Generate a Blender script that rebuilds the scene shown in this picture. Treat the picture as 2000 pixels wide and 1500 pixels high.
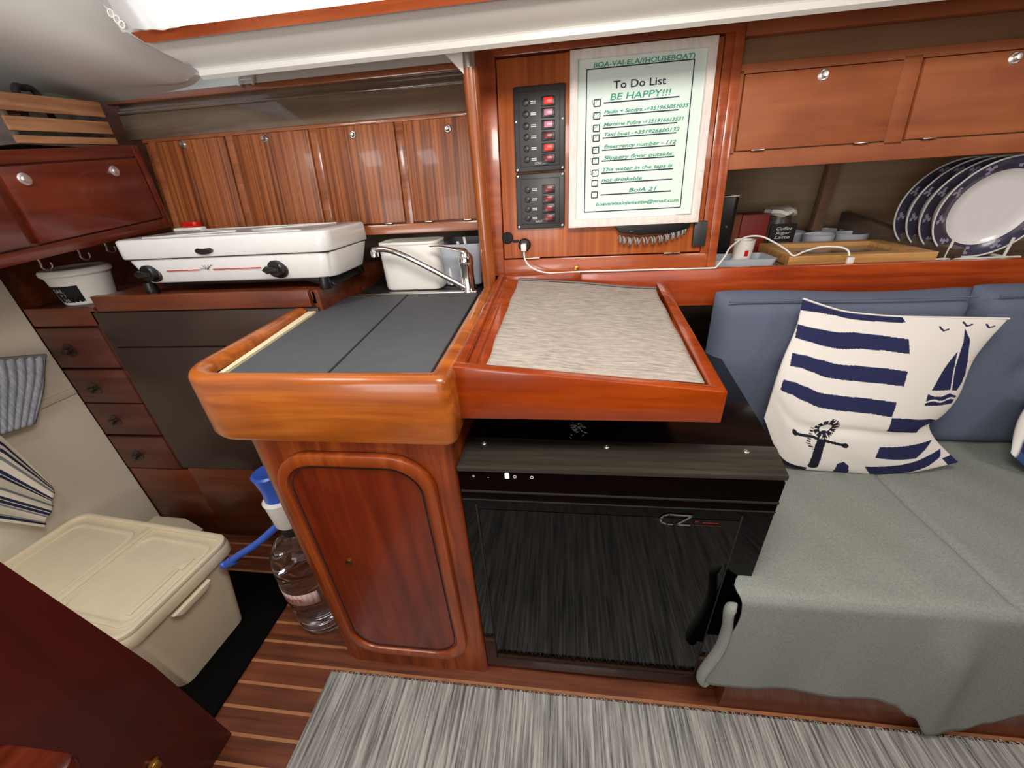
import bpy, bmesh, math, random
from mathutils import Matrix, Vector, noise
random.seed(7)
S = bpy.context.scene
for o in list(bpy.data.objects): bpy.data.objects.remove(o)

# ------------------------------------------------------------------ camera
cd = bpy.data.cameras.new('camera'); cam = bpy.data.objects.new('camera', cd); S.collection.objects.link(cam)
cd.sensor_width = 36; cd.lens = 752/2000*36; cd.clip_start = .02
def _cols():
    import numpy as np
    D = np.array([90, 1409, 752.]); D /= np.linalg.norm(D)
    X = -np.array([-5879, -26, 752.]); X -= D*(X@D); X /= np.linalg.norm(X)
    Z = -D; Y = np.cross(Z, X)
    return X, Y, Z
X_, Y_, Z_ = _cols()
cam.matrix_world = Matrix(((X_[0], -X_[1], -X_[2], 0), (Y_[0], -Y_[1], -Y_[2], 0), (Z_[0], -Z_[1], -Z_[2], 1.15), (0, 0, 0, 1)))
S.camera = cam

# ------------------------------------------------------------------ world, lights, exposure
S.view_settings.view_transform = 'Standard'; S.view_settings.look = 'None'
S.view_settings.gamma = 1; S.view_settings.use_curve_mapping = False
S.view_settings.exposure = 0.0
w = bpy.data.worlds.new('sky'); S.world = w; w.use_nodes = True
w.node_tree.nodes['Background'].inputs[0].default_value = (.75, .85, 1, 1)
w.node_tree.nodes['Background'].inputs[1].default_value = .6
def area(name, loc, target, sx, sy, power, col):
    l = bpy.data.lights.new(name, 'AREA'); l.shape = 'RECTANGLE'; l.size = sx; l.size_y = sy; l.energy = power; l.color = col
    o = bpy.data.objects.new(name, l); S.collection.objects.link(o); o.location = loc
    o.rotation_euler = (Vector(target)-Vector(loc)).to_track_quat('-Z', 'Y').to_euler(); return o
area('hatch_daylight', (-.80, .30, 1.62), (-.80, .60, .4), .26, .26, 4.0, (.93, .97, 1))
area('ceiling_light_main', (.10, .18, 1.66), (.1, .62, .6), .5, .3, 12, (1, .93, .84))
area('saloon_light', (1.4, .0, 1.66), (1.2, .8, .6), .4, .3, 5, (1, .96, .92))
area('companionway_daylight', (-.1, -1.05, 1.25), (-.1, 1, .9), 1.8, .9, 8, (1, .97, .93))
area('aft_fill', (-.75, -1.1, .95), (-1.15, .8, 1.5), .8, .6, 10, (1, .98, .95))  # added fill to brighten the left ceiling and bulkhead, not a cabin lamp
area('window_daylight', (-.48, 1.08, 1.60), (-.48, .7, 1.50), .9, .2, 1.7, (1, 1, 1))

# ------------------------------------------------------------------ materials
def sr(c):
    return tuple(((x/255)/12.92 if x <= 10.3 else ((x/255+.055)/1.055)**2.4) for x in c)+(1,)
def newmat(name, rough=.5, metal=0, coat=0, spec=.5):
    m = bpy.data.materials.new(name); m.use_nodes = True
    b = m.node_tree.nodes['Principled BSDF']
    b.inputs['Roughness'].default_value = rough; b.inputs['Metallic'].default_value = metal
    b.inputs['Coat Weight'].default_value = coat; b.inputs['Coat Roughness'].default_value = .08
    b.inputs['Specular IOR Level'].default_value = spec
    return m, m.node_tree.nodes, m.node_tree.links, b
def plain(name, c, rough=.5, metal=0, coat=0, var=.06, scale=40, bump=0, spec=.5):
    m, n, l, b = newmat(name, rough, metal, coat, spec)
    tc = n.new('ShaderNodeTexCoord'); nz = n.new('ShaderNodeTexNoise'); nz.inputs['Scale'].default_value = scale; nz.inputs['Detail'].default_value = 4
    l.new(tc.outputs['Object'], nz.inputs['Vector'])
    cr = n.new('ShaderNodeValToRGB'); a = sr(c)
    cr.color_ramp.elements[0].position = .3; cr.color_ramp.elements[1].position = .7
    cr.color_ramp.elements[0].color = tuple(x*(1-var) for x in a[:3])+(1,); cr.color_ramp.elements[1].color = tuple(min(1, x*(1+var)) for x in a[:3])+(1,)
    l.new(nz.outputs['Fac'], cr.inputs['Fac']); l.new(cr.outputs['Color'], b.inputs['Base Color'])
    if bump:
        bp = n.new('ShaderNodeBump'); bp.inputs['Strength'].default_value = bump; bp.inputs['Distance'].default_value = .002
        l.new(nz.outputs['Fac'], bp.inputs['Height']); l.new(bp.outputs['Normal'], b.inputs['Normal'])
    return m
def wood(name, dark, mid, light, axis='z', rough=.28, coat=.5, scale=1.0, contrast=1.0, blotch=.5, dist=.5, along=.9, lean=False):
    m, n, l, b = newmat(name, rough, 0, coat)
    tc = n.new('ShaderNodeTexCoord'); mp = n.new('ShaderNodeMapping')
    s = [14*scale]*3; s['xyz'.index(axis)] = along*scale
    if lean: s[1] = along*scale      # boards on the leaning locker front: the grain follows the board
    mp.inputs['Scale'].default_value = s
    l.new(tc.outputs['Object'], mp.inputs['Vector'])
    nz = n.new('ShaderNodeTexNoise'); nz.inputs['Scale'].default_value = 4.5; nz.inputs['Detail'].default_value = 8; nz.inputs['Roughness'].default_value = .6; nz.inputs['Distortion'].default_value = dist
    l.new(mp.outputs[0], nz.inputs['Vector'])
    n2 = n.new('ShaderNodeTexNoise'); n2.inputs['Scale'].default_value = 5; n2.inputs['Detail'].default_value = 3
    l.new(tc.outputs['Object'], n2.inputs['Vector'])
    mx = n.new('ShaderNodeMix'); mx.data_type = 'FLOAT'; mx.inputs[0].default_value = blotch*.6
    l.new(nz.outputs['Fac'], mx.inputs[2]); l.new(n2.outputs['Fac'], mx.inputs[3])
    cr = n.new('ShaderNodeValToRGB'); e = cr.color_ramp.elements
    k = .13/contrast
    e[0].position = .5-k; e[0].color = sr(dark); e[1].position = .5+k; e[1].color = sr(light)
    x = e.new(.5); x.color = sr(mid)
    l.new(mx.outputs[0], cr.inputs['Fac']); l.new(cr.outputs['Color'], b.inputs['Base Color'])
    bp = n.new('ShaderNodeBump'); bp.inputs['Strength'].default_value = .08; bp.inputs['Distance'].default_value = .001
    l.new(nz.outputs['Fac'], bp.inputs['Height']); l.new(bp.outputs['Normal'], b.inputs['Normal'])
    return m
def streak(name, c1, c2, axis, sc=1, rough=.85, fine=160, coarse=4, bump=.3):
    m, n, l, b = newmat(name, rough, 0, 0, .2)
    tc = n.new('ShaderNodeTexCoord'); mp = n.new('ShaderNodeMapping')
    s = [fine]*3; s['xyz'.index(axis)] = coarse; mp.inputs['Scale'].default_value = s
    l.new(tc.outputs['Object'], mp.inputs['Vector'])
    nz = n.new('ShaderNodeTexNoise'); nz.inputs['Scale'].default_value = sc; nz.inputs['Detail'].default_value = 5; nz.inputs['Roughness'].default_value = .7
    l.new(mp.outputs[0], nz.inputs['Vector'])
    cr = n.new('ShaderNodeValToRGB'); cr.color_ramp.elements[0].position = .36; cr.color_ramp.elements[1].position = .64
    cr.color_ramp.elements[0].color = sr(c1); cr.color_ramp.elements[1].color = sr(c2)
    l.new(nz.outputs['Fac'], cr.inputs['Fac']); l.new(cr.outputs['Color'], b.inputs['Base Color'])
    bp = n.new('ShaderNodeBump'); bp.inputs['Strength'].default_value = bump; bp.inputs['Distance'].default_value = .002
    l.new(nz.outputs['Fac'], bp.inputs['Height']); l.new(bp.outputs['Normal'], b.inputs['Normal'])
    return m
def emit(name, c, s):
    m, n, l, b = newmat(name, .3); b.inputs['Base Color'].default_value = sr(c)
    b.inputs['Emission Color'].default_value = sr(c); b.inputs['Emission Strength'].default_value = s; return m
def glassy(name, c, rough=.05, ior=1.4):
    m, n, l, b = newmat(name, rough); b.inputs['Base Color'].default_value = sr(c)
    b.inputs['Transmission Weight'].default_value = 1; b.inputs['IOR'].default_value = ior; return m
def vcol(name, rough=.8):
    m, n, l, b = newmat(name, rough, 0, 0, .2); a = n.new('ShaderNodeVertexColor'); a.layer_name = 'print'
    l.new(a.outputs['Color'], b.inputs['Base Color'])
    tc = n.new('ShaderNodeTexCoord'); nz = n.new('ShaderNodeTexNoise'); nz.inputs['Scale'].default_value = 500
    l.new(tc.outputs['Object'], nz.inputs['Vector'])
    bp = n.new('ShaderNodeBump'); bp.inputs['Strength'].default_value = .15; bp.inputs['Distance'].default_value = .001
    l.new(nz.outputs['Fac'], bp.inputs['Height']); l.new(bp.outputs['Normal'], b.inputs['Normal'])
    return m

M = {}
M['galley'] = wood('varnished_honey_teak', (132, 64, 16), (166, 86, 26), (190, 110, 40), 'x', .3, .35, .5)
M['body'] = wood('varnished_mahogany', (96, 35, 9), (128, 52, 14), (158, 74, 24), 'z', .34, .25, .8)
M['inset'] = wood('deep_red_mahogany', (86, 25, 7), (106, 34, 9), (124, 44, 13), 'z', .32, .2, .5)
M['desk'] = wood('varnished_orange_teak', (122, 42, 4), (142, 53, 6), (160, 66, 9), 'x', .25, .6, .5)
M['navv'] = wood('nav_panel_teak', (140, 66, 26), (168, 86, 38), (188, 106, 52), 'z', .36, .25, 1.3, .9, .4, .2, .2, True)
M['navh'] = wood('nav_frame_mahogany', (138, 62, 30), (160, 76, 38), (178, 90, 46), 'x', .28, .5, .6)
M['doorframe'] = wood('mid_mahogany_frame', (118, 48, 13), (142, 62, 18), (164, 80, 26), 'z', .34, .25, .6)
M['lining'] = wood('hull_lining_ply', (176, 152, 124), (190, 168, 138), (202, 182, 152), 'x', .4, .2, .4)
M['post'] = wood('post_teak', (120, 60, 24), (146, 76, 32), (166, 92, 42), 'z', .25, .5, .6)
M['shade2'] = wood('brown_varnished_lining', (116, 86, 62), (136, 104, 76), (152, 118, 88), 'x', .3, .5, .4)
M['motif'] = plain('rim_motif_print', (150, 148, 168), .25, 0, .3)
M['satin'] = plain('satin_chrome', (235, 233, 230), .38, 1, 0, .02)
M['rubber'] = plain('black_rubber', (5, 5, 5), .9, spec=.1)
M['lidgrey'] = plain('pale_grey_enamel', (158, 158, 160), .3, 0, .2, .02)
M['rail'] = wood('shelf_rail_mahogany', (140, 52, 20), (168, 68, 26), (186, 84, 36), 'x', .25, .6, .6)
M['leftdoor'] = wood('striped_sapele', (84, 40, 17), (136, 74, 36), (160, 94, 50), 'z', .42, .12, 2.2, 1.05, .25, .15, .12, True)
M['leftframe'] = wood('locker_frame_teak', (112, 60, 34), (138, 78, 46), (156, 92, 56), 'x', .25, .5, .6)
M['shade'] = wood('dark_varnished_lining', (84, 68, 54), (102, 84, 68), (118, 100, 82), 'x', .2, .7, .4)
M['rdoor'] = wood('mottled_teak_door', (134, 68, 34), (156, 84, 44), (172, 100, 56), 'x', .62, 0, .35, 1, .8)
M['red'] = wood('red_locker_mahogany', (76, 24, 12), (96, 33, 15), (112, 44, 22), 'y', .3, .4, .5)
M['darkred'] = wood('oxblood_panel', (66, 9, 5), (76, 12, 6), (84, 16, 9), 'z', .5, .1, .3)
M['drawer'] = wood('drawer_mahogany', (70, 32, 24), (84, 40, 30), (96, 50, 38), 'x', .5, .1, .5)
M['panel'] = plain('dark_brown_panel', (48, 32, 26), .4, 0, .2, .15, 6)
M['kick'] = wood('kick_mahogany', (84, 34, 15), (104, 46, 21), (120, 58, 28), 'x', .4, .2, .5)
M['floor'] = wood('teak_floor', (78, 36, 18), (104, 52, 27), (122, 66, 38), 'x', .45, .1, .8)
M['holly'] = plain('holly_strip', (168, 112, 74), .5, 0, 0, .1, 60)
M['gel'] = plain('white_gelcoat', (206, 204, 198), .45, 0, .1, .03, 3, .02)
M['gel2'] = plain('cream_panel', (226, 216, 196), .55, 0, 0, .02, 4)
M['mat'] = plain('slate_drying_mat', (78, 80, 84), .75, 0, 0, .06, 30, .1, .3)
M['black'] = plain('black_plastic', (18, 18, 19), .35)
M['mblack'] = plain('matte_black', (16, 16, 16), .8)
M['dgrey'] = plain('dark_grey_plastic', (42, 42, 44), .45)
M['gloss'] = plain('black_gloss', (5, 4, 4), .05, 0, 0, .05, spec=.3)
M['ftop'] = plain('black_fridge_top', (9, 7, 7), .18, 0, 0, .05, spec=.4)
M['strip'] = streak('brushed_black_metal', (42, 39, 34), (62, 58, 51), 'x', 1, .28, 60, 3, .05)
M['white'] = plain('white_enamel', (222, 222, 220), .25, 0, .3, .02)
M['whitep'] = plain('white_plastic', (232, 230, 224), .4, 0, 0, .02)
M['cream'] = plain('cream_plastic', (222, 208, 180), .5, 0, 0, .03, 20)
M['chrome'] = plain('chrome', (220, 218, 215), .1, 1, 0, .02)
M['steel'] = plain('steel', (185, 182, 176), .28, 1, 0, .04)
M['brass'] = plain('brass', (190, 140, 70), .3, 1)
M['linen'] = streak('oatmeal_linen', (138, 130, 124), (182, 172, 162), 'x', 1, .95, 260, 22, .3)
M['hem'] = plain('grey_hem', (122, 118, 116), .9)
M['rug'] = streak('striped_rug', (92, 92, 92), (196, 194, 188), 'y', 1, .95, 170, 5, .5)
M['seat'] = streak('grey_green_cover', (124, 128, 124), (148, 152, 146), 'y', 1, .9, 400, 300, .25)
M['blue'] = streak('slate_blue_fabric', (94, 102, 122), (108, 116, 136), 'x', 1, .9, 700, 400, .2)
M['vc'] = vcol('printed_cotton')
M['redp'] = plain('red_plastic', (190, 16, 14), .3)
M['bluep'] = plain('blue_plastic', (52, 92, 190), .3)
M['pet'] = glassy('clear_bottle_plastic', (238, 242, 246), .04, 1.33)
M['led'] = emit('lit_red_rocker', (255, 20, 10), 2.2)
M['ledo'] = plain('dark_red_rocker', (120, 18, 22), .25)
M['ledp'] = plain('pinkish_rocker', (190, 130, 150), .25)
M['mark'] = plain('white_marking', (205, 205, 200), .6)
M['gmark'] = plain('grey_marking', (96, 96, 98), .5)
M['green'] = plain('green_marker', (52, 150, 118), .7)
M['ink'] = plain('navy_ink', (24, 28, 58), .7)
M['sheet'] = plain('pale_mint_sheet', (216, 232, 226), .6, 0, 0, .01)
M['frame'] = wood('whitewashed_wood', (216, 204, 198), (230, 221, 216), (238, 232, 227), 'z', .65, 0, 2, .8)
M['pine'] = wood('pale_pine', (178, 126, 70), (204, 152, 92), (220, 170, 110), 'x', .5, .1, .8)
M['crate'] = wood('crate_slats', (128, 84, 54), (160, 112, 76), (182, 134, 94), 'y', .7, 0, .8)
M['cup'] = plain('pale_blue_china', (200, 206, 218), .2, 0, .3)
M['plate'] = plain('white_china', (232, 232, 232), .2, 0, .3, .01)
M['plateb'] = plain('navy_china_rim', (66, 64, 84), .22, 0, .3, .2, 60)
M['divider'] = wood('grey_divider', (66, 54, 46), (82, 68, 58), (94, 80, 68), 'y', .5, .1, .6)
M['strut'] = plain('plywood_strut', (150, 116, 92), .8, 0, 0, .15, 80)
M['greyp'] = plain('grey_tray_plastic', (170, 176, 186), .4)
M['cable'] = plain('white_cable', (232, 230, 226), .5)
M['coil'] = plain('grey_cord', (150, 148, 146), .5)
M['picture'] = plain('picture_print', (96, 92, 90), .2, 0, .5, .5, 14)
M['redbox'] = plain('red_carton', (120, 26, 18), .5)
M['brownbox'] = plain('brown_carton', (120, 56, 26), .6)
M['jar'] = plain('dark_jar', (74, 66, 58), .3)
M['seal'] = plain('cream_sealant', (226, 214, 176), .6)
m, n, l, b = newmat('sheer_curtain', .9); b.inputs['Base Color'].default_value = (.78, .78, .765, 1)
tr = n.new('ShaderNodeBsdfTranslucent'); tr.inputs[0].default_value = (.9, .9, .87, 1); mxs = n.new('ShaderNodeMixShader'); mxs.inputs[0].default_value = .6
l.new(b.outputs[0], mxs.inputs[1]); l.new(tr.outputs[0], mxs.inputs[2]); l.new(mxs.outputs[0], n['Material Output'].inputs['Surface']); M['curtain'] = m

# ------------------------------------------------------------------ mesh helpers
def SH(v): return Vector((v[0], 1.12+.15*(v[2]-.91)+v[1], v[2]))     # the lockers' leaning front plane; y<0 is towards the cabin
def _merge(bm, t, f):
    if f:
        for v in t.verts: v.co = f(v.co)
    me = bpy.data.meshes.new('t'); t.to_mesh(me); bm.from_mesh(me); bpy.data.meshes.remove(me); t.free()
def box(bm, x0, x1, y0, y1, z0, z1, bev=0, f=None, seg=2):
    t = bmesh.new(); bmesh.ops.create_cube(t, size=1)
    for v in t.verts: v.co = Vector(((x0+x1)/2+v.co.x*(x1-x0), (y0+y1)/2+v.co.y*(y1-y0), (z0+z1)/2+v.co.z*(z1-z0)))
    if bev: bmesh.ops.bevel(t, geom=list(t.edges), offset=bev, segments=seg, affect='EDGES', profile=.5)
    _merge(bm, t, f)
def rrect(x0, x1, y0, y1, r, n=6):
    P = []
    for cx, cy, a in ((x1-r, y1-r, 0), (x0+r, y1-r, 90), (x0+r, y0+r, 180), (x1-r, y0+r, 270)):
        for i in range(n+1):
            t = math.radians(a+90*i/n); P.append((cx+r*math.cos(t), cy+r*math.sin(t)))
    return P
def prism(bm, pts, a, b, f=None, bev=0, plane='xy'):
    """2-D outline extruded from a to b; plane names the outline's axes"""
    t = bmesh.new()
    def P(p, h): return {'xy': (p[0], p[1], h), 'xz': (p[0], h, p[1]), 'yz': (h, p[0], p[1])}[plane]
    A = [t.verts.new(P(p, a)) for p in pts]; B = [t.verts.new(P(p, b)) for p in pts]
    n = len(pts); fa = t.faces.new(A); fb = t.faces.new(list(reversed(B)))
    for i in range(n): t.faces.new((A[i], B[i], B[(i+1) % n], A[(i+1) % n]))
    bmesh.ops.recalc_face_normals(t, faces=t.faces)
    if bev:
        ed = set(fa.edges) | set(fb.edges)
        bmesh.ops.bevel(t, geom=list(ed), offset=bev, segments=2, affect='EDGES', profile=.5)
    _merge(bm, t, f)
def ring(bm, po, pi, a, b, f=None, plane='xy', bev=0):
    t = bmesh.new()
    def P(p, h): return {'xy': (p[0], p[1], h), 'xz': (p[0], h, p[1]), 'yz': (h, p[0], p[1])}[plane]
    L = [[t.verts.new(P(p, h)) for p in q] for q, h in ((po, a), (po, b), (pi, b), (pi, a))]
    n = len(po)
    for k in range(4):
        for i in range(n): t.faces.new((L[k][i], L[(k+1) % 4][i], L[(k+1) % 4][(i+1) % n], L[k][(i+1) % n]))
    bmesh.ops.recalc_face_normals(t, faces=t.faces)
    if bev:
        E_ = [t.edges.get((L[k][i], L[k][(i+1) % n])) for k in range(4) for i in range(n)]
        bmesh.ops.bevel(t, geom=E_, offset=bev, segments=2, affect='EDGES', profile=.5)
    _merge(bm, t, f)
def spline(P, n=6):
    P = [Vector(p) for p in P]; out = []
    for i in range(len(P)-1):
        p0 = P[max(i-1, 0)]; p1 = P[i]; p2 = P[i+1]; p3 = P[min(i+2, len(P)-1)]
        for k in range(n):
            t = k/n; out.append(.5*((2*p1)+(-p0+p2)*t+(2*p0-5*p1+4*p2-p3)*t*t+(-p0+3*p1-3*p2+p3)*t**3))
    out.append(P[-1]); return out
def tube(bm, P, r, seg=10, f=None, flat=1):
    P = [Vector(p) for p in P]; t = bmesh.new(); R = []
    up = None
    for i, p in enumerate(P):
        d = (P[min(i+1, len(P)-1)]-P[max(i-1, 0)]).normalized()
        if up is None: up = Vector((0, 0, 1)) if abs(d.z) < .9 else Vector((1, 0, 0))
        a = d.cross(up).normalized(); c = a.cross(d).normalized(); up = c
        rr = r[i] if isinstance(r, (list, tuple)) else r
        R.append([t.verts.new(p+(a*math.cos(2*math.pi*k/seg)+c*flat*math.sin(2*math.pi*k/seg))*rr) for k in range(seg)])
    for i in range(len(R)-1):
        for k in range(seg): t.faces.new((R[i][k], R[i][(k+1) % seg], R[i+1][(k+1) % seg], R[i+1][k]))
    t.faces.new(R[0]); t.faces.new(list(reversed(R[-1]))); bmesh.ops.recalc_face_normals(t, faces=t.faces)
    _merge(bm, t, f)
def lathe(bm, prof, mtx=None, seg=32, caps=True, mi=None, mats=None):
    t = bmesh.new(); R = []
    for r, z in prof: R.append([t.verts.new((max(r, 1e-5)*math.cos(2*math.pi*k/seg), max(r, 1e-5)*math.sin(2*math.pi*k/seg), z)) for k in range(seg)])
    for i in range(len(R)-1):
        for k in range(seg):
            fc = t.faces.new((R[i][k], R[i][(k+1) % seg], R[i+1][(k+1) % seg], R[i+1][k]))
            if mi: fc.material_index = mi[i]
    if caps: t.faces.new(list(reversed(R[0]))); t.faces.new(R[-1])
    bmesh.ops.recalc_face_normals(t, faces=t.faces)
    _merge(bm, t, (lambda v: mtx @ v) if mtx is not None else None)
def frame_to(loc, nrm, up=(0, 0, 1)):
    z = Vector(nrm).normalized(); x = Vector(up).cross(z)
    if x.length < 1e-4: x = Vector((1, 0, 0))
    x.normalize(); y = z.cross(x)
    return Matrix(((x.x, y.x, z.x, loc[0]), (x.y, y.y, z.y, loc[1]), (x.z, y.z, z.z, loc[2]), (0, 0, 0, 1)))
def grid(bm, fn, nu, nv, f=None):
    V = [[bm.verts.new(fn(i/nu, j/nv)) for i in range(nu+1)] for j in range(nv+1)]
    for j in range(nv):
        for i in range(nu): bm.faces.new((V[j][i], V[j][i+1], V[j+1][i+1], V[j+1][i]))
    return V
def obj(name, bm, mat, parent=None, sharp=35, solid=0, subd=0):
    me = bpy.data.meshes.new(name); bm.to_mesh(me); bm.free()
    for m_ in (mat if isinstance(mat, (list, tuple)) else [mat]): me.materials.append(M[m_] if isinstance(m_, str) else m_)
    for p in me.polygons: p.use_smooth = True
    me.set_sharp_from_angle(angle=math.radians(sharp))
    o = bpy.data.objects.new(name, me); S.collection.objects.link(o)
    if parent is not None:
        o.parent = parent; L = Vector((0, 0, 0)); q = parent
        while q is not None: L += Vector(q.location); q = q.parent
        o.location = -L
    if solid:
        s = o.modifiers.new('thick', 'SOLIDIFY'); s.thickness = solid; s.offset = 0
    if subd:
        s = o.modifiers.new('sub', 'SUBSURF'); s.levels = subd; s.render_levels = subd
    return o
def B(): return bmesh.new()
def thing(name, label, cat, loc=(0, 0, 0), group=None):
    o = bpy.data.objects.new(name, None); S.collection.objects.link(o); o.location = loc; o.empty_display_size = .05
    o['label'] = label; o['category'] = cat
    if group: o['group'] = group
    return o
def tag(o, label, cat, group=None):
    o['label'] = label; o['category'] = cat
    if group: o['group'] = group
    return o
def struct(o): o['kind'] = 'structure'; return o
def lab(o, s): o['label'] = s; return o
def bxo(name, dims, mat, parent=None, bev=.002, f=None, **k):
    bm = B(); box(bm, *dims, bev=bev, f=f); return obj(name, bm, mat, parent, **k)
def text(bm, s, size, fn, shear=0, align='LEFT', width=None, off=0.0):
    """glyph outlines flattened to a mesh; fn maps text x,y to a point"""
    c = bpy.data.curves.new('txt', 'FONT'); c.body = s; c.size = size; c.shear = shear; c.align_x = align; c.offset = off; c.resolution_u = 3
    o = bpy.data.objects.new('txt', c); S.collection.objects.link(o); bpy.context.view_layer.update()
    me = bpy.data.meshes.new_from_object(o.evaluated_get(bpy.context.evaluated_depsgraph_get()))
    k = 1
    if width and len(me.vertices):
        xs = [v.co.x for v in me.vertices]; k = width/(max(xs)-min(xs))
    for v in me.vertices: v.co = fn(v.co.x*k, v.co.y)
    bm.from_mesh(me); bpy.data.meshes.remove(me); bpy.data.objects.remove(o); bpy.data.curves.remove(c)

# ================================================================== THE ROOM
bm = B(); box(bm, -1.62, 2.3, -1.25, 1.75, -.06, 0)
struct(obj('floor', bm, 'floor'))
bm = B(); y = -1.185
while y < .92:
    box(bm, -1.53, 2.2, y-.0035, y+.0035, -.004, .0012); y += .0525
hs = obj('trim_1', bm, 'holly'); struct(hs)
bm = B(); box(bm, -1.60, -1.53, -1.25, .9, 0, 1.25); struct(obj('wall_left', bm, 'gel2'))
bm = B(); box(bm, -1.532, -1.522, -1.2, .897, .628, .648, .002); struct(obj('trim_2', bm, 'gel2'))
bm = B(); box(bm, 2.2, 2.3, -1.25, 1.75, 0, 1.9); struct(obj('wall_right', bm, 'rdoor'))
bm = B(); box(bm, -1.6, 2.3, -1.35, -1.25, 0, 1.9); struct(obj('wall_near', bm, 'rdoor'))
bm = B(); box(bm, -1.62, 2.3, 1.66, 1.75, .0, 1.5); struct(obj('wall_hull', bm, 'lining'))
bm = B(); box(bm, -1.62, -1.54, .9, 1.66, 0, 1.5); struct(obj('wall_galley_end', bm, 'kick'))
# cabin trunk: deck underside, white lip, side, window surround, coachroof
prof = [(1.67, 1.47), (1.21, 1.438), (1.02, 1.392), (1.0, 1.384), (.993, 1.390), (.993, 1.400), (1.0, 1.405), (.985, 1.413), (.962, 1.426), (.95, 1.442), (.945, 1.46)]
bm = B()
def trunk(u, v):
    k = u*(len(prof)-1); i = min(int(k), len(prof)-2); t = k-i
    return Vector((-.80+v*3.1, prof[i][0]*(1-t)+prof[i+1][0]*t, prof[i][1]*(1-t)+prof[i+1][1]*t))
V = []
for j in range(2):
    V.append([bm.verts.new((2.3 if j else (-.80 if p[1] < 1.403 and p[0] > .99 else -.80-max(0, (p[1]-1.40))*1.5), p[0], p[1])) for p in prof])
for i in range(len(prof)-1): bm.faces.new((V[0][i], V[0][i+1], V[1][i+1], V[1][i]))
# surround above the window, right of the window and up to the roof
def quad(bm, *P): return bm.faces.new([bm.verts.new(p) for p in P])
quad(bm, (-.9, .945, 1.46), (-.82, .945, 1.46), (-.82, .88, 1.66), (-.93, .88, 1.66))
quad(bm, (-.12, .945, 1.46), (2.3, .945, 1.46), (2.3, .88, 1.66), (-.12, .88, 1.66))
quad(bm, (-.84, .88, 1.66), (2.3, .88, 1.66), (2.3, .82, 1.72), (-.9, .82, 1.72))
quad(bm, (-.9, .82, 1.72), (2.3, .82, 1.72), (2.3, -1.3, 1.74), (-.9, -1.3, 1.74))
struct(obj('ceiling', bm, 'gel', sharp=25))
# rounded moulding over the companionway end
bm = B()
def bez(P, t):
    P = [Vector(p) for p in P]
    while len(P) > 1: P = [P[i].lerp(P[i+1], t) for i in range(len(P)-1)]
    return P[0]
seam = spline([(-.80, 1.0, 1.39), (-.805, .995, 1.402), (-.83, .955, 1.44), (-.862, .93, 1.475), (-.885, .91, 1.52), (-.90, .88, 1.62), (-.9, .82, 1.72)], 4)
low = spline([(-.80, 1.0, 1.385), (-.86, 1.06, 1.392), (-.95, 1.13, 1.40), (-1.08, 1.165, 1.40), (-1.27, 1.175, 1.395), (-1.62, 1.2, 1.39)], 5)
topc = spline([(-.9, .82, 1.72), (-1.05, .72, 1.735), (-1.3, .3, 1.74), (-1.62, 0, 1.72)], 8)
def moulding(u, v):
    a = bez([low[min(int(u*25), 25)], low[min(int(u*25), 25)]], 0)
    k = u*(len(low)-1); i = min(int(k), len(low)-2); a = low[i].lerp(low[i+1], k-i)
    k = u*(len(topc)-1); i = min(int(k), len(topc)-2); c = topc[i].lerp(topc[i+1], k-i)
    k = v*(len(seam)-1); i = min(int(k), len(seam)-2); s = seam[i].lerp(seam[i+1], k-i)
    lin = a.lerp(c, v); s0 = Vector((-.80, 1.0, 1.385)).lerp(Vector((-.9, .82, 1.72)), v)
    lip = Vector((0, -.014, .004))*math.exp(-((v-.06)/.05)**2)*min(1, u*8)
    bul = Vector((0, .06, -.05))*math.sin(math.pi*v)*min(1, u*2.5)
    return lin+(s-s0)*(1-u)+bul+lip
grid(bm, moulding, 30, 30); struct(obj('ceiling_companionway_end', bm, 'gel', sharp=80))
bm = B(); quad(bm, (-.9, .82, 1.74), (-1.62, 0, 1.74), (-1.62, -1.3, 1.74), (-.9, -1.3, 1.74)); quad(bm, (-1.60, 0, 1.75), (-1.60, 0, 1.2), (-1.60, -1.3, 1.2), (-1.60, -1.3, 1.75)); struct(obj('ceiling_rear', bm, 'gel'))
# window pane behind the curtain
bm = B(); quad(bm, (-.84, .95, 1.455), (-.12, .95, 1.455), (-.12, .885, 1.66), (-.84, .885, 1.66)); wp = obj('window_1', bm, glassy('window_glass', (240, 244, 246), .3, 1.05)); struct(wp)

# curtain and its varnished rail
t = thing('curtain_rail', 'varnished wooden rail along the lower edge of the cabin window', 'rail', (-.45, .93, 1.44))
bm = B(); prism(bm, [(.932, 1.436), (.952, 1.440), (.95, 1.462), (.925, 1.452)], -.858, .25, plane='yz', bev=.002)
for v in bm.verts:
    if v.co.x < -.8: v.co.x += (v.co.z-1.436)*-1.2+.012
obj('rail_strip', bm, 'navh', t)
t = thing('window_curtain', 'white sheer curtain glowing over the cabin window, top left', 'curtain', (-.5, .9, 1.46))
bm = B()
def curt(u, v):
    x = -.868+u*.86
    sag = -.008*math.exp(-((u-.10)/.06)**2)
    z0 = 1.456+sag; z = z0+v*(1.66-z0)
    yy = .922-.22*(z-1.45)
    yy += .006*math.sin(u*64+math.sin(v*4)*.6)*(.4+.6*v)+.003*math.sin(u*150+v*9)
    return Vector((x-.02*v*(1-u)*1.2, yy-.004, z))
grid(bm, curt, 160, 14); obj('cloth', bm, 'curtain', t, sharp=80)
bm = B()
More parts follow.
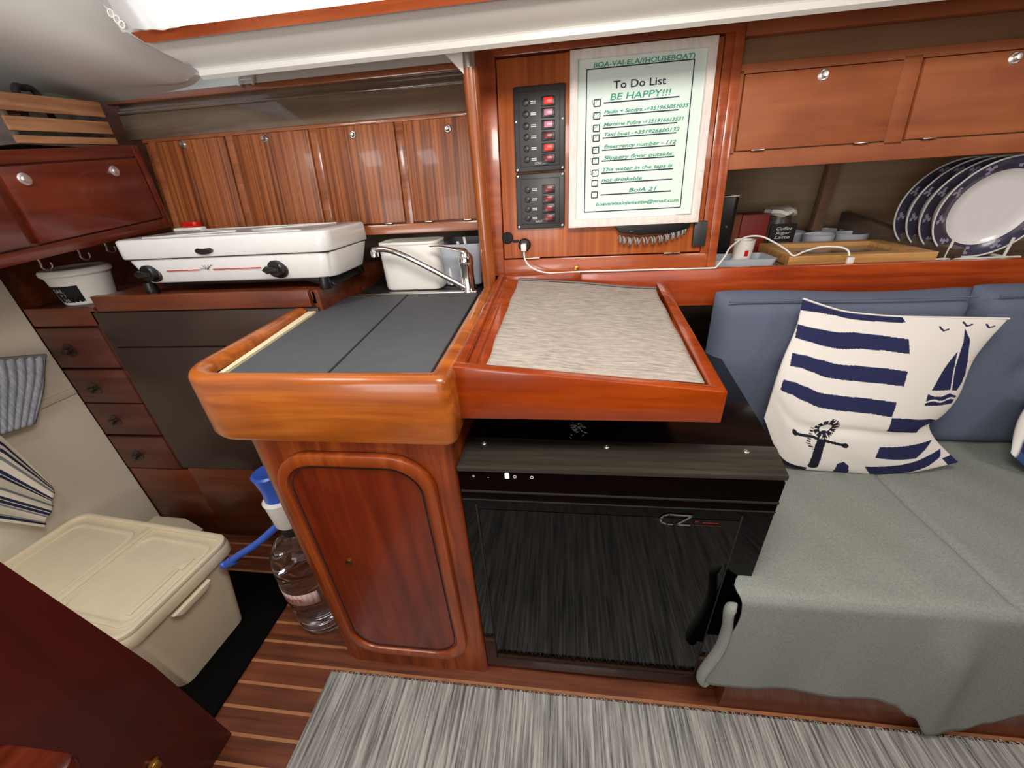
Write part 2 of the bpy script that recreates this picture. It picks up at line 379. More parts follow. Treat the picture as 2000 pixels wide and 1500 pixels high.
for k, (dx, dz) in enumerate(((0, 0), (.006, -.008), (-.008, .010))):
    c = Vector((-.872+dx, .915, 1.470+dz)); tube(bm, [c+Vector((.006*math.cos(a), 0, .006*math.sin(a))) for a in [i*math.pi/6 for i in range(13)]], .0014, 6)
lab(obj('curtain_ring', bm, 'whitep', t), 'white plastic curtain rings at the left end')
# coat-rail hook on the lip
t = thing('pendant_hook', 'small clear double hook under the white deck lip', 'hook', (-.82, 1.18, 1.41))
bm = B()
for x in (-.845, -.805): tube(bm, [(x, 1.188, 1.424), (x, 1.178, 1.414), (x, 1.176, 1.406)], .0035, 8)
tube(bm, [(-.845, 1.183, 1.419), (-.805, 1.183, 1.419)], .002, 8); obj('hook_bar', bm, 'whitep', t)

# ================================================================== HULL LOCKERS, LEFT
KN = []
def knob(parent, x, z, r=.011, mat='steel', name='knob'):
    bm = B(); c = SH((x, -.009, z)); lathe(bm, [(r, -.006), (r*1.05, -.002), (r*.8, .001), (r*.62, .001), (r*.62, .006), (r*.45, .0085), (0, .009)], frame_to(c, (0, -1, .15)), 20)
    return obj(name, bm, mat, parent)
def hinge(parent, x, z, wd=.03):
    return bxo('hinge', (x-wd/2, x+wd/2, -.0115, -.006, z-.0014, z+.0014), 'steel', parent, .0004, SH)
t = thing('hull_locker', 'long row of striped brown locker doors above the gas stove', 'locker', (-.7, 1.14, 1.03))
bm = B(); box(bm, -1.20, -.205, .006, .30, 1.028, 1.305, .0, SH); box(bm, -1.20, -.205, -.004, .02, 1.028, 1.054, .002, SH); box(bm, -1.20, -.205, -.002, .02, 1.299, 1.308, .001, SH)
for x in (-1.171, -.925, -.672, -.428): box(bm, x-.011, x+.011, -.002, .02, 1.05, 1.303, .001, SH)
obj('carcass', bm, 'leftframe', t)
for i, (x0, x1) in enumerate(((-1.158, -.938), (-.912, -.685), (-.659, -.441), (-.415, -.215))):
    d = bxo('door', (x0, x1, -.007, .004, 1.058, 1.298), 'leftdoor', t, .002, SH)
    knob(d, (-1.069, -.814, -.556, -.295)[i], (1.288, 1.285, 1.277, 1.273)[i], .010)
    for q in (.22, .78): hinge(d, x0+(x1-x0)*q, 1.057, .02)
t = thing('upper_shelf_lining', 'dark glossy panel and moulded rail under the deck, above the striped locker doors', 'shelf', (-.7, 1.2, 1.31))
bm = B(); box(bm, -1.25, -.205, .002, .02, 1.309, 1.372, .0, SH); obj('glossy_panel', bm, 'shade', t)
bm = B(); box(bm, -1.25, -.205, -.003, .012, 1.370, 1.377, .002, SH); obj('bead', bm, 'shade', t)
bm = B(); box(bm, -1.25, -.205, .008, .03, 1.375, 1.41, .0, SH); obj('back_panel', bm, 'shade', t)
bm = B(); box(bm, -1.27, -.205, -.010, .012, 1.394, 1.411, .004, SH); lab(obj('deck_rail', bm, 'leftframe', t), 'lighter brown moulded rail under the deck')
bm = B(); box(bm, -1.30, -.205, -.004, .02, 1.410, 1.45, .0, SH); struct(obj('trim_3', bm, 'gel'))

# ================================================================== NAVIGATION LOCKER
t = thing('electrics_cabinet', 'wooden cabinet behind the to-do sign holding the switch panels', 'cabinet', (.1, 1.12, .91))
bm = B(); box(bm, -.19, .405, .02, .16, .905, 1.43, 0, SH)
obj('carcass', bm, 'navh', t)
fr = B()
box(fr, -.222, -.163, -.012, .02, .905, 1.433, .003, SH); box(fr, .385, .407, -.012, .02, .905, 1.433, .003, SH)
box(fr, -.165, .387, -.012, .02, 1.411, 1.433, .003, SH); box(fr, -.165, .387, -.004, .02, .905, .947, .002, SH); box(fr, .366, .387, -.006, .02, .945, 1.412, .002, SH)
obj('face_frame', fr, 'navh', t)
d = bxo('door', (-.161, .364, -.008, .012, .951, 1.407), 'navv', t, .002, SH)
for x in (-.082, .292): hinge(d, x, .950, .042)
bm = B(); box(bm, .034, .046, -.016, -.004, .912, .926, .002, SH); lathe(bm, [(.004, 0), (.004, .008), (0, .009)], frame_to(SH((.04, -.016, .922)), (0, -1, .15)), 12)
lab(obj('latch', bm, 'brass', t), 'small brass turn latch')
c = bxo('door_catch', (.340, .372, -.020, -.008, .966, 1.026), 'dgrey', d, .002, SH); lab(c, 'black rectangular catch beside the sign')

# wood post with steel top cap
t = thing('grab_post', 'round varnished wooden post rising from galley counter to the deck', 'post', (-.2, 1.09, .88))
bm = B(); tube(bm, [(-.200, 1.07, .872), (-.204, 1.07, 1.37)], .0185, 20); obj('pole', bm, 'post', t)
bm = B(); tube(bm, [(-.206, 1.07, 1.34), (-.207, 1.07, 1.42)], .0165, 20); lathe(bm, [(.024, 0), (.024, .004), (.018, .008)], Matrix.Translation((-.207, 1.07, 1.418)), 20); obj('steel_cap', bm, 'steel', t)
t = tag(obj('deck_knee', (lambda b_: (prism(b_, [(-.262, 1.404), (-.214, 1.410), (-.216, 1.358)], 1.052, 1.066, plane='xz', bev=.002), b_)[1])(B()), 'whitep'), 'white triangular bracket between wooden post and deck', 'bracket')
t.location = (0, 0, 0)

# switch panels
def switch_panel(name, label, z0, z1, rows, kinds, wmark):
    t = thing(name, label, 'switch panel', SH((-.057, -.01, z0)), 'electrical switch panels')
    bm = B(); box(bm, -.121, .007, -.020, -.008, z0, z1, .004, SH); box(bm, -.108, -.006, -.0225, -.015, z0+.012, z1-.012, .002, SH)
    obj('plate', bm, 'dgrey', t)
    for z, k in zip(rows, kinds):
        h = bxo('switch_housing', (-.052, -.018, -.026, -.018, z-.010, z+.010), 'black', t, .0015, SH)
        r = bxo('rocker', (-.045, -.024, -.031, -.022, z-.0065, z+.0065), {'L': 'led', 'o': 'ledo', 'p': 'ledp'}[k], h, .0012, SH)
        lab(r, {'L': 'rocker lit bright red', 'o': 'dark red unlit rocker', 'p': 'pale pinkish unlit rocker'}[k])
        bm = B(); lathe(bm, [(.0075, 0), (.0075, .002), (.006, .003), (.0045, .003), (.0045, .005), (0, .006)], frame_to(SH((-.09, -.0222, z)), (0, -1, .15)), 16); obj('breaker_button', bm, 'black', t)
        bm = B()
        for dz in (-.0018, .0018): box(bm, -.078+.001*abs(dz)*0, -.065, -.0231, -.0224, z+dz-.0011, z+dz+.0011, 0, SH)
        obj('legend', bm, 'mark', t)
    bm = B(); text(bm, wmark, .008, lambda x, y_: SH((x-.07, -.0232, z0+.016+y_)), align='LEFT', width=.03); obj('lettering', bm, 'mark', t)
    zs = (z0+.006, z1-.006) if z1-z0 < .15 else (z0+.006, (z0+z1)/2+.02)
    for x in (-.115, .001):
        for z in zs:
            bm = B(); lathe(bm, [(.003, 0), (.003, .001), (0, .002)], frame_to(SH((x, -.0205, z)), (0, -1, .15)), 10); obj('screw', bm, 'steel', t)
switch_panel('switch_panel', 'upper black switch panel with six rockers, two lit red', 1.162, 1.347, (1.312, 1.288, 1.263, 1.239, 1.214, 1.190), 'LppoLo', 'CONTEST')
switch_panel('switch_panel', 'lower black switch panel with four dark red rockers', 1.026, 1.159, (1.121, 1.098, 1.075, 1.053), 'oooo', 'NAUTICO')

# 12V socket and its cap
t = thing('usb_socket', 'round black charging socket with white plug below the switch panels', 'socket', SH((-.103, -.008, .985)))
bm = B(); lathe(bm, [(.017, 0), (.017, .006), (.0135, .009), (.0125, .009), (.0125, .004), (0, .004)], frame_to(SH((-.103, -.008, .985)), (0, -1, .15)), 28); obj('bezel', bm, 'black', t)
bm = B(); lathe(bm, [(.0155, 0), (.0155, .004), (.013, .006), (0, .006)], frame_to(SH((-.150, -.008, 1.005)), (0, -1, .15)), 28); box(bm, -.152, -.149, -.018, -.013, .999, 1.011, .0008, SH); box(bm, -.136, -.118, -.012, -.008, .993, .999, .001, SH); lab(obj('cap', bm, 'mblack', t), 'black protective cap hanging open')
# white usb cable
t = thing('charging_cable', 'white cable running from the round socket along the shelf rail', 'cable', (0, 1.1, .91))
bm = B()
path = [(-.103, 1.100, .976), (-.100, 1.082, .955), (-.085, 1.075, .935), (-.055, 1.078, .920), (-.02, 1.088, .913), (.04, 1.096, .913), (.14, 1.096, .9125), (.25, 1.098, .912), (.36, 1.098, .911), (.396, 1.098, .911), (.407, 1.10, .914), (.43, 1.12, .935), (.452, 1.15, .954), (.50, 1.19, .971), (.54, 1.19, .972), (.575, 1.18, .956), (.605, 1.17, .937), (.622, 1.16, .923), (.645, 1.16, .933), (.68, 1.155, .944), (.715, 1.14, .945), (.732, 1.13, .938), (.735, 1.122, .925)]
tube(bm, spline(path, 6), .0023, 8); obj('cord', bm, 'cable', t)
bm = B(); box(bm, -.110, -.096, 1.088, 1.112, .974, .992, .002); obj('plug', bm, 'whitep', t)
bm = B(); box(bm, .727, .743, 1.110, 1.118, .906, .924, .002); box(bm, .730, .740, 1.111, 1.117, .897, .907, .001); obj('plug', bm, 'whitep', t)

# to-do sign
t = thing('todo_sign', 'to-do list sheet in whitewashed wooden frame with green handwriting', 'sign', SH((.18, -.03, 1.025)))
o_ = [(.017, 1.025), (.345, 1.025), (.345, 1.405), (.017, 1.405)]; i_ = [(.036, 1.044), (.326, 1.044), (.326, 1.386), (.036, 1.386)]
bm = B(); ring(bm, o_, i_, -.032, -.010, SH, 'xz', .002); obj('frame', bm, 'frame', t)
sh_ = bxo('sheet', (.034, .328, -.020, -.012, 1.042, 1.388), 'sheet', t, 0, SH)
YS = -.0204
bm = B()
def line(bm, x0, z0, x1, z1, w_, y=YS):
    d = Vector((x1-x0, 0, z1-z0)); n_ = Vector((-d.z, 0, d.x)).normalized()*w_/2
    P = [(x0+n_.x, y, z0+n_.z), (x1+n_.x, y, z1+n_.z), (x1-n_.x, y, z1-n_.z), (x0-n_.x, y, z0-n_.z)]
    bm.faces.new([bm.verts.new(SH(p)) for p in P])
for a, b_ in (((.057, 1.367), (.2995, 1.367)), ((.2995, 1.367), (.2995, 1.061)), ((.2995, 1.061), (.0585, 1.061)), ((.0585, 1.061), (.057, 1.367))): line(bm, *a, *b_, .0024)
zl = [1.298, 1.272, 1.246, 1.2253, 1.1993, 1.1756, 1.149, 1.126, 1.0996]
for z in zl: line(bm, .0985, z, .2735, z, .0026)
for z in zl:
    zc = z+.001; c0, c1, h = .0758, .0905, .0068
    for a in ((c0, zc-h, c1, zc-h), (c1, zc-h, c1, zc+h), (c1, zc+h, c0, zc+h), (c0, zc+h, c0, zc-h)): line(bm, *a, .0024)
text(bm, 'To Do List', .0215, lambda x, y_: SH((x+.1195, YS, y_+1.325)), width=.121, off=.0003)
obj('printed_form', bm, 'ink', sh_)
bm = B()
def hand(s, x, z, size, width, sh=.25): text(bm, s, size, lambda a, b_: SH((a+x, YS-.0002, b_+z)), shear=sh, width=width, off=.00022)
hand('BOA-VAI-ELA/(HOUSEBOAT)', .071, 1.3695, .0135, .228, .1)
hand('BE HAPPY!!!', .112, 1.3025, .0185, .14, .15)
hand('Paulo + Sandra -+351965051035', .100, 1.276, .0105, .196)
hand('Maritime Police -+351916613531', .100, 1.250, .0105, .187)
hand('Taxi boat -+351926600133', .100, 1.229, .0105, .178)
hand('Emergency number - 112', .102, 1.203, .011, .172)
hand('Slippery floor outside', .102, 1.179, .011, .165)
hand('The water in the taps is', .099, 1.153, .011, .170)
hand('not drinkable', .099, 1.1295, .011, .10)
hand('BoiA 21', .168, 1.103, .0125, .068)
hand('boavaielaalojamento@gmail.com', .087, 1.075, .0105, .206)
for z in zl[:7]:
    line(bm, .0715, z+.009, .073, z-.002, .0008, YS-.0002); line(bm, .073, z-.002, .094, z+.012, .0008, YS-.0002)
obj('handwriting', bm, 'green', sh_)

# marine radio handset with coiled cord hanging below the sign
t = thing('radio_handset', 'black radio partly hidden behind the sign, coiled cord below', 'radio', SH((.23, -.01, .99)))
bm = B(); prism(bm, [(.125, 1.04), (.33, 1.045), (.325, 1.012), (.29, 1.003), (.2, 1.0), (.15, 1.008)], -.03, -.008, SH, .004, 'xz'); box(bm, .175, .19, -.032, -.028, 1.008, 1.012, .001, SH); obj('body', bm, 'black', t)
bm = B(); hp_ = []
base = spline([SH((.150, -.022, .992)), SH((.18, -.024, .986)), SH((.235, -.024, .986)), SH((.28, -.022, .992)), SH((.312, -.018, 1.004)), SH((.32, -.014, 1.02))], 40)
for i, p in enumerate(base):
    a = i*2*math.pi/7.5; hp_.append(p+Vector((0.002*math.sin(a*.5), math.cos(a)*.0085, math.sin(a)*.0085)))
tube(bm, hp_, .0019, 6); obj('coiled_cord', bm, 'coil', t)

# ================================================================== RIGHT: SHELF RAIL, UPPER LOCKERS
t = thing('shelf_rail', 'long varnished rail board fronting the shelf above the settee', 'rail', (.9, 1.11, .81))
bm = B(); box(bm, -.165, 2.2, 1.100, 1.122, .808, .909, .004); obj('board', bm, 'rail', t)
tag(bxo('front_shelf', (.408, 2.2, 1.1225, 1.40, .87, .894), 'shade', None, .001), 'dark shelf board behind the varnished rail, under the pine picture frame', 'shelf')
tag(bxo('rear_shelf', (.408, 2.2, 1.401, 1.658, .81, .85), 'shade', None, .001), 'lower rear shelf board along the hull carrying mugs and jar', 'shelf')
t = thing('upper_locker', 'wall locker with two flap doors above the open plate shelf', 'locker', (1.0, 1.16, 1.14))
bm = B(); box(bm, .408, 2.2, .012, .45, 1.142, 1.345, 0, SH); obj('carcass', bm, 'lining', t)
bm = B()
for a in ((.408, 2.2, 1.138, 1.176), (.408, 2.2, 1.333, 1.352), (.408, .418, 1.17, 1.34), (.748, .786, 1.17, 1.34), (1.142, 1.18, 1.17, 1.34)): box(bm, a[0], a[1], -.003, .016, a[2], a[3], .001, SH)
obj('face_frame', bm, 'rdoor', t)
for i, (x0, x1) in enumerate(((.4195, .7455), (.7885, 1.14), (1.182, 1.5))):
    d = bxo('door', (x0, x1, -.008, .006, 1.178, 1.331), 'rdoor', t, .002, SH); knob(d, (.586, .961, 1.34)[i], 1.317, .0125, 'satin'); hinge(d, x0+.05, 1.1775, .03); hinge(d, x1-.05, 1.1775, .03)
t = thing('upper_shelf', 'open recess shelf with a wooden rail above the flap doors', 'shelf', (1.0, 1.2, 1.36))
bm = B(); box(bm, .408, 2.2, .018, .04, 1.353, 1.44, 0, SH); obj('recess_lining', bm, 'shade2', t)
bm = B(); box(bm, .408, 2.2, -.006, .02, 1.402, 1.434, .004, SH); obj('top_rail', bm, 'rdoor', t)
t = tag(bxo('plywood_strut', (.872, .905, 1.56, 1.59, .9, 1.2), 'strut', None, .001), 'slim plywood strut standing at the back of the plate shelf', 'strut')

# things on the shelf
t = thing('picture_frame', 'pine framed picture lying flat on the shelf', 'picture', (.79, 1.28, .895))
bm = B(); ring(bm, [(.612, 1.160), (.97, 1.160), (.972, 1.385), (.632, 1.39)], [(.655, 1.192), (.925, 1.192), (.93, 1.355), (.672, 1.358)], .896, .921, None, 'xy', .001); obj('frame', bm, 'pine', t)
bm = B(); prism(bm, [(.65, 1.19), (.93, 1.19), (.935, 1.358), (.668, 1.36)], .900, .909); obj('picture', bm, 'picture', t)
mug0 = None
for i, (x, y, r, lb) in enumerate(((.790, 1.535, .042, 'pale mug back left, beside the dark jar, of the four on the shelf'), (.835, 1.447, .043, 'pale mug front left of the four behind the picture frame'), (.905, 1.535, .045, 'pale mug back right of the four behind the picture frame'), (.932, 1.447, .045, 'pale mug front right of the four, next to the grey divider'))):
    if mug0 is None:
        mug0 = thing('mug', lb, 'mug', (0, 0, 0), 'mugs on the plate shelf')
        bm = B(); lathe(bm, [(.028, 0), (.032, .002), (.036, .03), (.038, .082), (.0395, .084), (.036, .084), (.034, .05), (.03, .006), (0, .006)], None, 32, False); obj('bowl', bm, 'cup', mug0)
        bm = B(); tube(bm, spline([(.034, 0, .07), (.055, 0, .065), (.06, 0, .045), (.05, 0, .025), (.033, 0, .02)], 5), .004, 8); obj('handle', bm, 'cup', mug0)
        g = mug0
    else:
        g = mug0.copy(); S.collection.objects.link(g); g['label'] = lb
        for c in list(mug0.children):
            q = c.copy(); S.collection.objects.link(q); q.parent = g
    g.location = (x, y, .85); g.scale = (r/.038, r/.038, 1); g.rotation_euler = (0, 0, 1.4)
t = thing('storage_jar', 'dark jar with chalkboard label and crumpled white cloth top', 'jar', (.70, 1.45, .85))
bm = B(); lathe(bm, [(.038, 0), (.040, .01), (.040, .12), (.034, .135), (.034, .15), (0, .15)], Matrix.Translation((.70, 1.45, .85)), 28); obj('body', bm, 'jar', t)
bm = B(); box(bm, .662, .738, 1.402, 1.41, .86, .975, .002); obj('chalkboard_label', bm, 'mblack', t)
bm = B()
for i, s_ in enumerate(('Coffee', 'Sugar', 'Latte')): text(bm, s_, .013, lambda x, y_, i=i: Vector((.676+x, 1.4015, .957-i*.013+y_)), shear=.3, width=.046)
obj('chalk_writing', bm, 'mark', t)
bm = B(); prof_ = [(.036, 0), (.046, .006), (.044, .016), (.03, .022), (.012, .020), (0, .022)]
lathe(bm, prof_, Matrix.Translation((.70, 1.45, .997)), 28)
for v in bm.verts: v.co += Vector((0, 0, .004*math.sin(v.co.x*140+v.co.y*90)))+Vector(((v.co.x-.7)*.08*math.sin(v.co.y*200), 0, 0))
obj('cloth_cover', bm, 'whitep', t)
t = tag(bxo('red_carton', (.573, .655, 1.41, 1.50, .85, 1.006), 'redbox', None, .002), 'dark red carton at the back of the shelf beside the jar', 'box')
t = tag(bxo('brown_carton', (.535, .571, 1.41, 1.50, .85, 1.008), 'brownbox', None, .002), 'narrow brown carton between black speaker and red carton', 'box')
t = thing('portable_speaker', 'tall black box standing at left end of the open shelf', 'speaker', (.47, 1.40, .85))
bm = B(); prism(bm, rrect(.430, .503, 1.275, 1.345, .018), .895, 1.070, None, .004); obj('body', bm, 'black', t)
bm = B(); box(bm, .435, .498, 1.273, 1.277, 1.068, 1.072, .001); tube(bm, [(.478, 1.273, .99), (.478, 1.277, .99)], .003, 8); obj('metal_edge', bm, 'steel', t)
t = tag(obj('thin_wire', (lambda b_: (tube(b_, spline([(.41, 1.35, 1.075), (.43, 1.35, 1.11), (.47, 1.36, 1.14), (.52, 1.38, 1.16)], 6), .0015, 6), b_)[1])(B()), 'cable'), 'thin pale wire curving down behind the black speaker', 'cable')
t = thing('small_tray', 'small grey plastic tray on left end of the shelf', 'tray', (.50, 1.2, .895))
bm = B(); ring(bm, rrect(.418, .575, 1.155, 1.255, .012), rrect(.424, .569, 1.161, 1.249, .01), .895, .918); prism(bm, rrect(.42, .573, 1.157, 1.253, .01), .895, .899)
for v in bm.verts:
    if v.co.z > .91: v.co.x += (v.co.x-.4965)*.12
obj('tray_body', bm, 'greyp', t)
t = thing('white_cup', 'white cup with small red square logo in the grey tray', 'cup', (.505, 1.205, .899))
bm = B(); lathe(bm, [(.021, 0), (.0225, .003), (.0265, .062), (.0275, .064), (.025, .064), (.0215, .006), (0, .005)], Matrix.Translation((.508, 1.205, .899)), 32, False); obj('body', bm, 'whitep', t)
bm = B()
for a0, a1, z0, z1 in ((-1.75, -1.35, .922, .938),):
    for k in range(5):
        p = [a0+(a1-a0)*(k+q)/5 for q in (0, 1)]
        bm.faces.new([bm.verts.new((.508+.0251*math.cos(a)*(1+(z-.93)*2.2), 1.205+.0251*math.sin(a)*(1+(z-.93)*2.2), z)) for a, z in ((p[0], z0), (p[1], z0), (p[1], z1), (p[0], z1))])
lab(obj('logo', bm, 'redp', t), 'small red square logo')
bm = B(); box(bm, .470, .494, 1.165, 1.19, .899, .915, .004); box(bm, .478, .488, 1.160, 1.20, .913, .917, .002)
tag(obj('loose_buckle', bm, 'whitep'), 'small pale oddment lying in the tray before the white cup', 'trinket')
t = tag(obj('shelf_divider', (lambda b_: (prism(b_, [(1.005, 1.165), (1.035, 1.17), (.97, 1.56), (.945, 1.55)], .894, .925, None, .001), b_)[1])(B()), 'divider'), 'low greyish board dividing picture frame from plates', 'divider')
for v in t.data.vertices:
    if v.co.z > .9: v.co.z += (v.co.y-1.165)*.16
# plates
p0 = None
names = ['foremost dinner plate in the rack, its white centre fully visible', 'second dinner plate from the front of the rack', 'third dinner plate from the front of the rack', 'rearmost dinner plate in the rack']
for i in range(4):
    if p0 is None:
        p0 = thing('dinner_plate', names[0], 'plate', (0, 0, 0), 'plates standing in the rack')
        bm = B(); lathe(bm, [(0, .0), (.055, .0), (.078, .003), (.081, .0075), (.106, .0135), (.1095, .0145), (.1095, .0125), (.08, .0), (.05, -.004), (0, -.004)], None, 64, False, [0, 0, 0, 1, 0, 0, 0, 0, 0])
        for k in range(10):
            a = k*math.pi/5+.2
            for j, (dr, da) in enumerate(((.0, 0), (.006, .05), (-.005, .06), (.003, -.06))):
                r_ = .093+dr; aa = a+da; c_ = Vector((r_*math.cos(aa), r_*math.sin(aa), .0075+(r_-.081)*.24+.0003)); s_ = .0035
                er = Vector((math.cos(aa), math.sin(aa), .24)); et = Vector((-math.sin(aa), math.cos(aa), 0))
                bm.faces.new([bm.verts.new(c_+er*s_*p+et*s_*1.3*q) for p, q in ((-1, -1), (1, -.6), (.8, 1), (-.7, .8))]).material_index = 2
        obj('dish', bm, ['plate', 'plateb', 'motif'], p0, 60); g = p0
    else:
        g = p0.copy(); S.collection.objects.link(g); g['label'] = names[i]
        for c in list(p0.children):
            q = c.copy(); S.collection.objects.link(q); q.parent = g
    g.scale = (1.1, 1.1, 1.1); g.location = (1.078-.006*i, 1.205+.036*i, 1.016); g.rotation_euler = (math.radians(97), 0, math.radians(-4))
t = thing('plate_rack', 'pale wire rack holding the upright dinner plates', 'rack', (1.06, 1.2, .894))
for x in (1.005, 1.14):
    for y in (1.178, 1.214, 1.25, 1.286, 1.33):
        bm = B(); tube(bm, spline([(x, y, .897), (x, y-.001, .925), (x, y-.002, .946)], 3), .003, 8); obj('peg', bm, 'whitep', t)
bm = B()
for x in (1.005, 1.14): tube(bm, [(x, 1.165, .8985), (x, 1.34, .8985)], .0035, 8)
for y in (1.17, 1.335): tube(bm, [(.96, y, .8985), (1.17, y, .8985)], .0035, 8)
obj('base_rail', bm, 'whitep', t)

# ================================================================== CHART DESK
def dz(x, y): return .869-.096*(x+.126)+.063*(y-.58)
t = thing('chart_desk', 'shallow sloping varnished orange desk box between galley and settee', 'desk', (.03, .8, .785))
bm = B(); prism(bm, [(-.176, .785), (.248, .785), (.252, .842), (-.176, .886)], .548, .572, None, .004, 'xz'); obj('front_board', bm, 'desk', t)
bm = B(); prism(bm, [(.55, .785), (1.098, .785), (1.098, .876), (.55, .842)], .232, .256, None, .004, 'yz')
for v in bm.verts: v.co.x += (v.co.y-.55)*.045
obj('side_board', bm, 'desk', t)
bm = B(); box(bm, -.178, .245, .56, 1.099, .70, .82, .002)
for v in bm.verts:
    if v.co.z > .8: v.co.z = dz(v.co.x, v.co.y)
    else: v.co.z = .785
obj('lid', bm, 'desk', t)
bm = B(); prism(bm, [(.572, .80), (1.098, .80), (1.098, .912), (.572, .884)], -.178, -.160, None, .004, 'yz'); prism(bm, [(.572, .80), (1.098, .80), (1.098, .903), (.572, .876)], -.158, -.143, None, .003, 'yz')
obj('inner_rail', bm, 'desk', t)
bm = B(); box(bm, -.155, .05, 1.075, 1.099, .87, .913, .004); obj('back_lip', bm, 'desk', t)
bm = B()
def cloth(u, v):
    p = Vector((-.127+.0012*math.sin(v*25), .580)).lerp(Vector((.230+.0018*math.sin(v*19), .580)), u)
    q = Vector((-.117, 1.068)).lerp(Vector((.248, 1.062)), u); r = p.lerp(q, v)
    return Vector((r.x+.001*math.sin(v*17+u*3), r.y+.001*math.sin(u*14), dz(r.x, r.y)+.0045+.0012*math.sin(u*9+v*4)+.004*max(0, v-.93)*14*.5))
grid(bm, cloth, 40, 50); t = thing('placemat', 'oatmeal grey woven linen mat lying on the sloping desk', 'mat', (.05, .8, .86))
obj('cloth', bm, 'linen', t, solid=.0022)
bm = B()
def hem(u, v):
    e = cloth(u, 1); return Vector((e.x, e.y-.012+v*.013, e.z+.0022+.001*math.sin(v*3.14)))
grid(bm, hem, 30, 3); lab(obj('hem', bm, 'hem', t, solid=.001), 'stitched grey hem on the far edge')

# ================================================================== FRIDGE
t = thing('fridge', 'glossy black under-counter fridge with metal top strip', 'fridge', (.09, .8, 0))
bm = B(); box(bm, -.185, .385, .560, 1.09, .012, .684, .004)
for v in bm.verts: v.co.x += max(0, (v.co.y-.56))*.10*(1 if v.co.x > 0 else 0)
obj('body', bm, 'ftop', t)
bm = B(); prism(bm, [(-.188, .532), (.370, .532), (.3745, .562), (-.188, .562)], .018, .682, None, .003); d = obj('door', bm, 'gloss', t)
bm = B(); prism(bm, rrect(-.158, .318, .066, .588, .004), .5305, .5335, None, 0, 'xz'); lab(obj('glass_panel', bm, 'gloss', d), 'mirror black glass front')
bm = B()
for a in ((-.187, .371, .5300, .5345, .632, .636), (-.187, .371, .530, .5345, .612, .614), (-.163, -.160, .5295, .5335, .06, .6), (.318, .3205, .5295, .5335, .06, .6), (-.163, .3205, .5295, .5335, .060, .063)): box(bm, *a, .0005)
lab(obj('seam', bm, 'mblack', d), 'thin seams around the glass')
bm = B(); prism(bm, [(-.188, .528), (.372, .532), (.388, .612), (-.188, .622)], .684, .694, None, .001); s_ = obj('top_strip', bm, 'strip', t); lab(s_, 'brushed dark metal strip along the front')
for x, y in ((-.150, .600), (.085, .598), (.330, .594)):
    bm = B(); lathe(bm, [(.0055, 0), (.0055, .001), (.0045, .002), (.0015, .002), (.0012, .001), (0, .001)], Matrix.Translation((x, y, .6942)), 16); obj('screw', bm, 'satin', s_)
bm = B(); box(bm, -.19, .39, .616, 1.09, .684, .690, .001)
for v in bm.verts:
    if v.co.x > 0: v.co.x += max(0, v.co.y-.616)*.10
obj('top_panel', bm, 'ftop', t)
bm = B()
for k in range(34):
    x = .036+random.gauss(0, .009); y = .662+random.gauss(0, .013); a = random.random()*3; L = .002+random.random()*.004
    v = [bm.verts.new((x+L*math.cos(a+q)*(.35 if i % 2 else 1), y+L*math.sin(a+q)*(.35 if i % 2 else 1), .6905)) for i, q in enumerate((0, 1.57, 3.14, 4.7))]; bm.faces.new(v)
lab(obj('scuff_mark', bm, 'mark', t), 'patch of flaked white residue')
bm = B()
def fl(x, z): return lambda a, b_: Vector((x+a, .5308, z+b_))
text(bm, '+', .012, fl(-.163, .667)); text(bm, '-', .012, fl(-.134, .667)); 
for x in (-.083, -.052):
    c0 = [(x+.0032*math.cos(q*math.pi/8), .673+.0032*math.sin(q*math.pi/8)) for q in range(16)]; c1 = [(x+.0022*math.cos(q*math.pi/8), .673+.0022*math.sin(q*math.pi/8)) for q in range(16)]
    ring(bm, c0, c1, .5305, .5312, None, 'xz')
obj('control_icons', bm, 'mark', d)
bm = B(); prism(bm, rrect(-.101, -.093, .669, .681, .002), .5300, .5312, None, 0, 'xz'); lab(obj('indicator_light', bm, emit('indicator_white', (255, 255, 255), 1.5), d), 'lit white indicator')
bm = B(); P = [(.206, .598), (.185, .599), (.177, .590), (.185, .576), (.205, .575)]
def stroke(P, w_, y): 
    for a, b_ in zip(P, P[1:]):
        dd = Vector((b_[0]-a[0], b_[1]-a[1])); n_ = Vector((-dd.y, dd.x)).normalized()*w_/2; e = dd.normalized()*w_*.3
        bm.faces.new([bm.verts.new((px, y, pz)) for px, pz in ((a[0]-e.x+n_.x, a[1]-e.y+n_.y), (b_[0]+e.x+n_.x, b_[1]+e.y+n_.y), (b_[0]+e.x-n_.x, b_[1]+e.y-n_.y), (a[0]-e.x-n_.x, a[1]-e.y-n_.y))])
P = [(.214, .597), (.195, .598), (.186, .594), (.181, .586), (.184, .577), (.194, .573), (.204, .573)]
stroke(P, .0035, .5295); stroke([(.206, .597), (.236, .597), (.211, .573), (.234, .573)], .0035, .5294)
lab(obj('logo', bm, 'gmark', d), 'grey CZ logo')
bm = B(); stroke([(.240, .574), (.288, .574)], .0008, .5296); stroke([(.243, .583), (.246, .583)], .004, .5296); [stroke([(x_, .581), (x_+.0035, .581)], .0026, .5296) for x_ in (.256, .2615, .267, .2725, .278)]
lab(obj('logo_tail', bm, 'redbox', d), 'small dark red lettering after the logo')

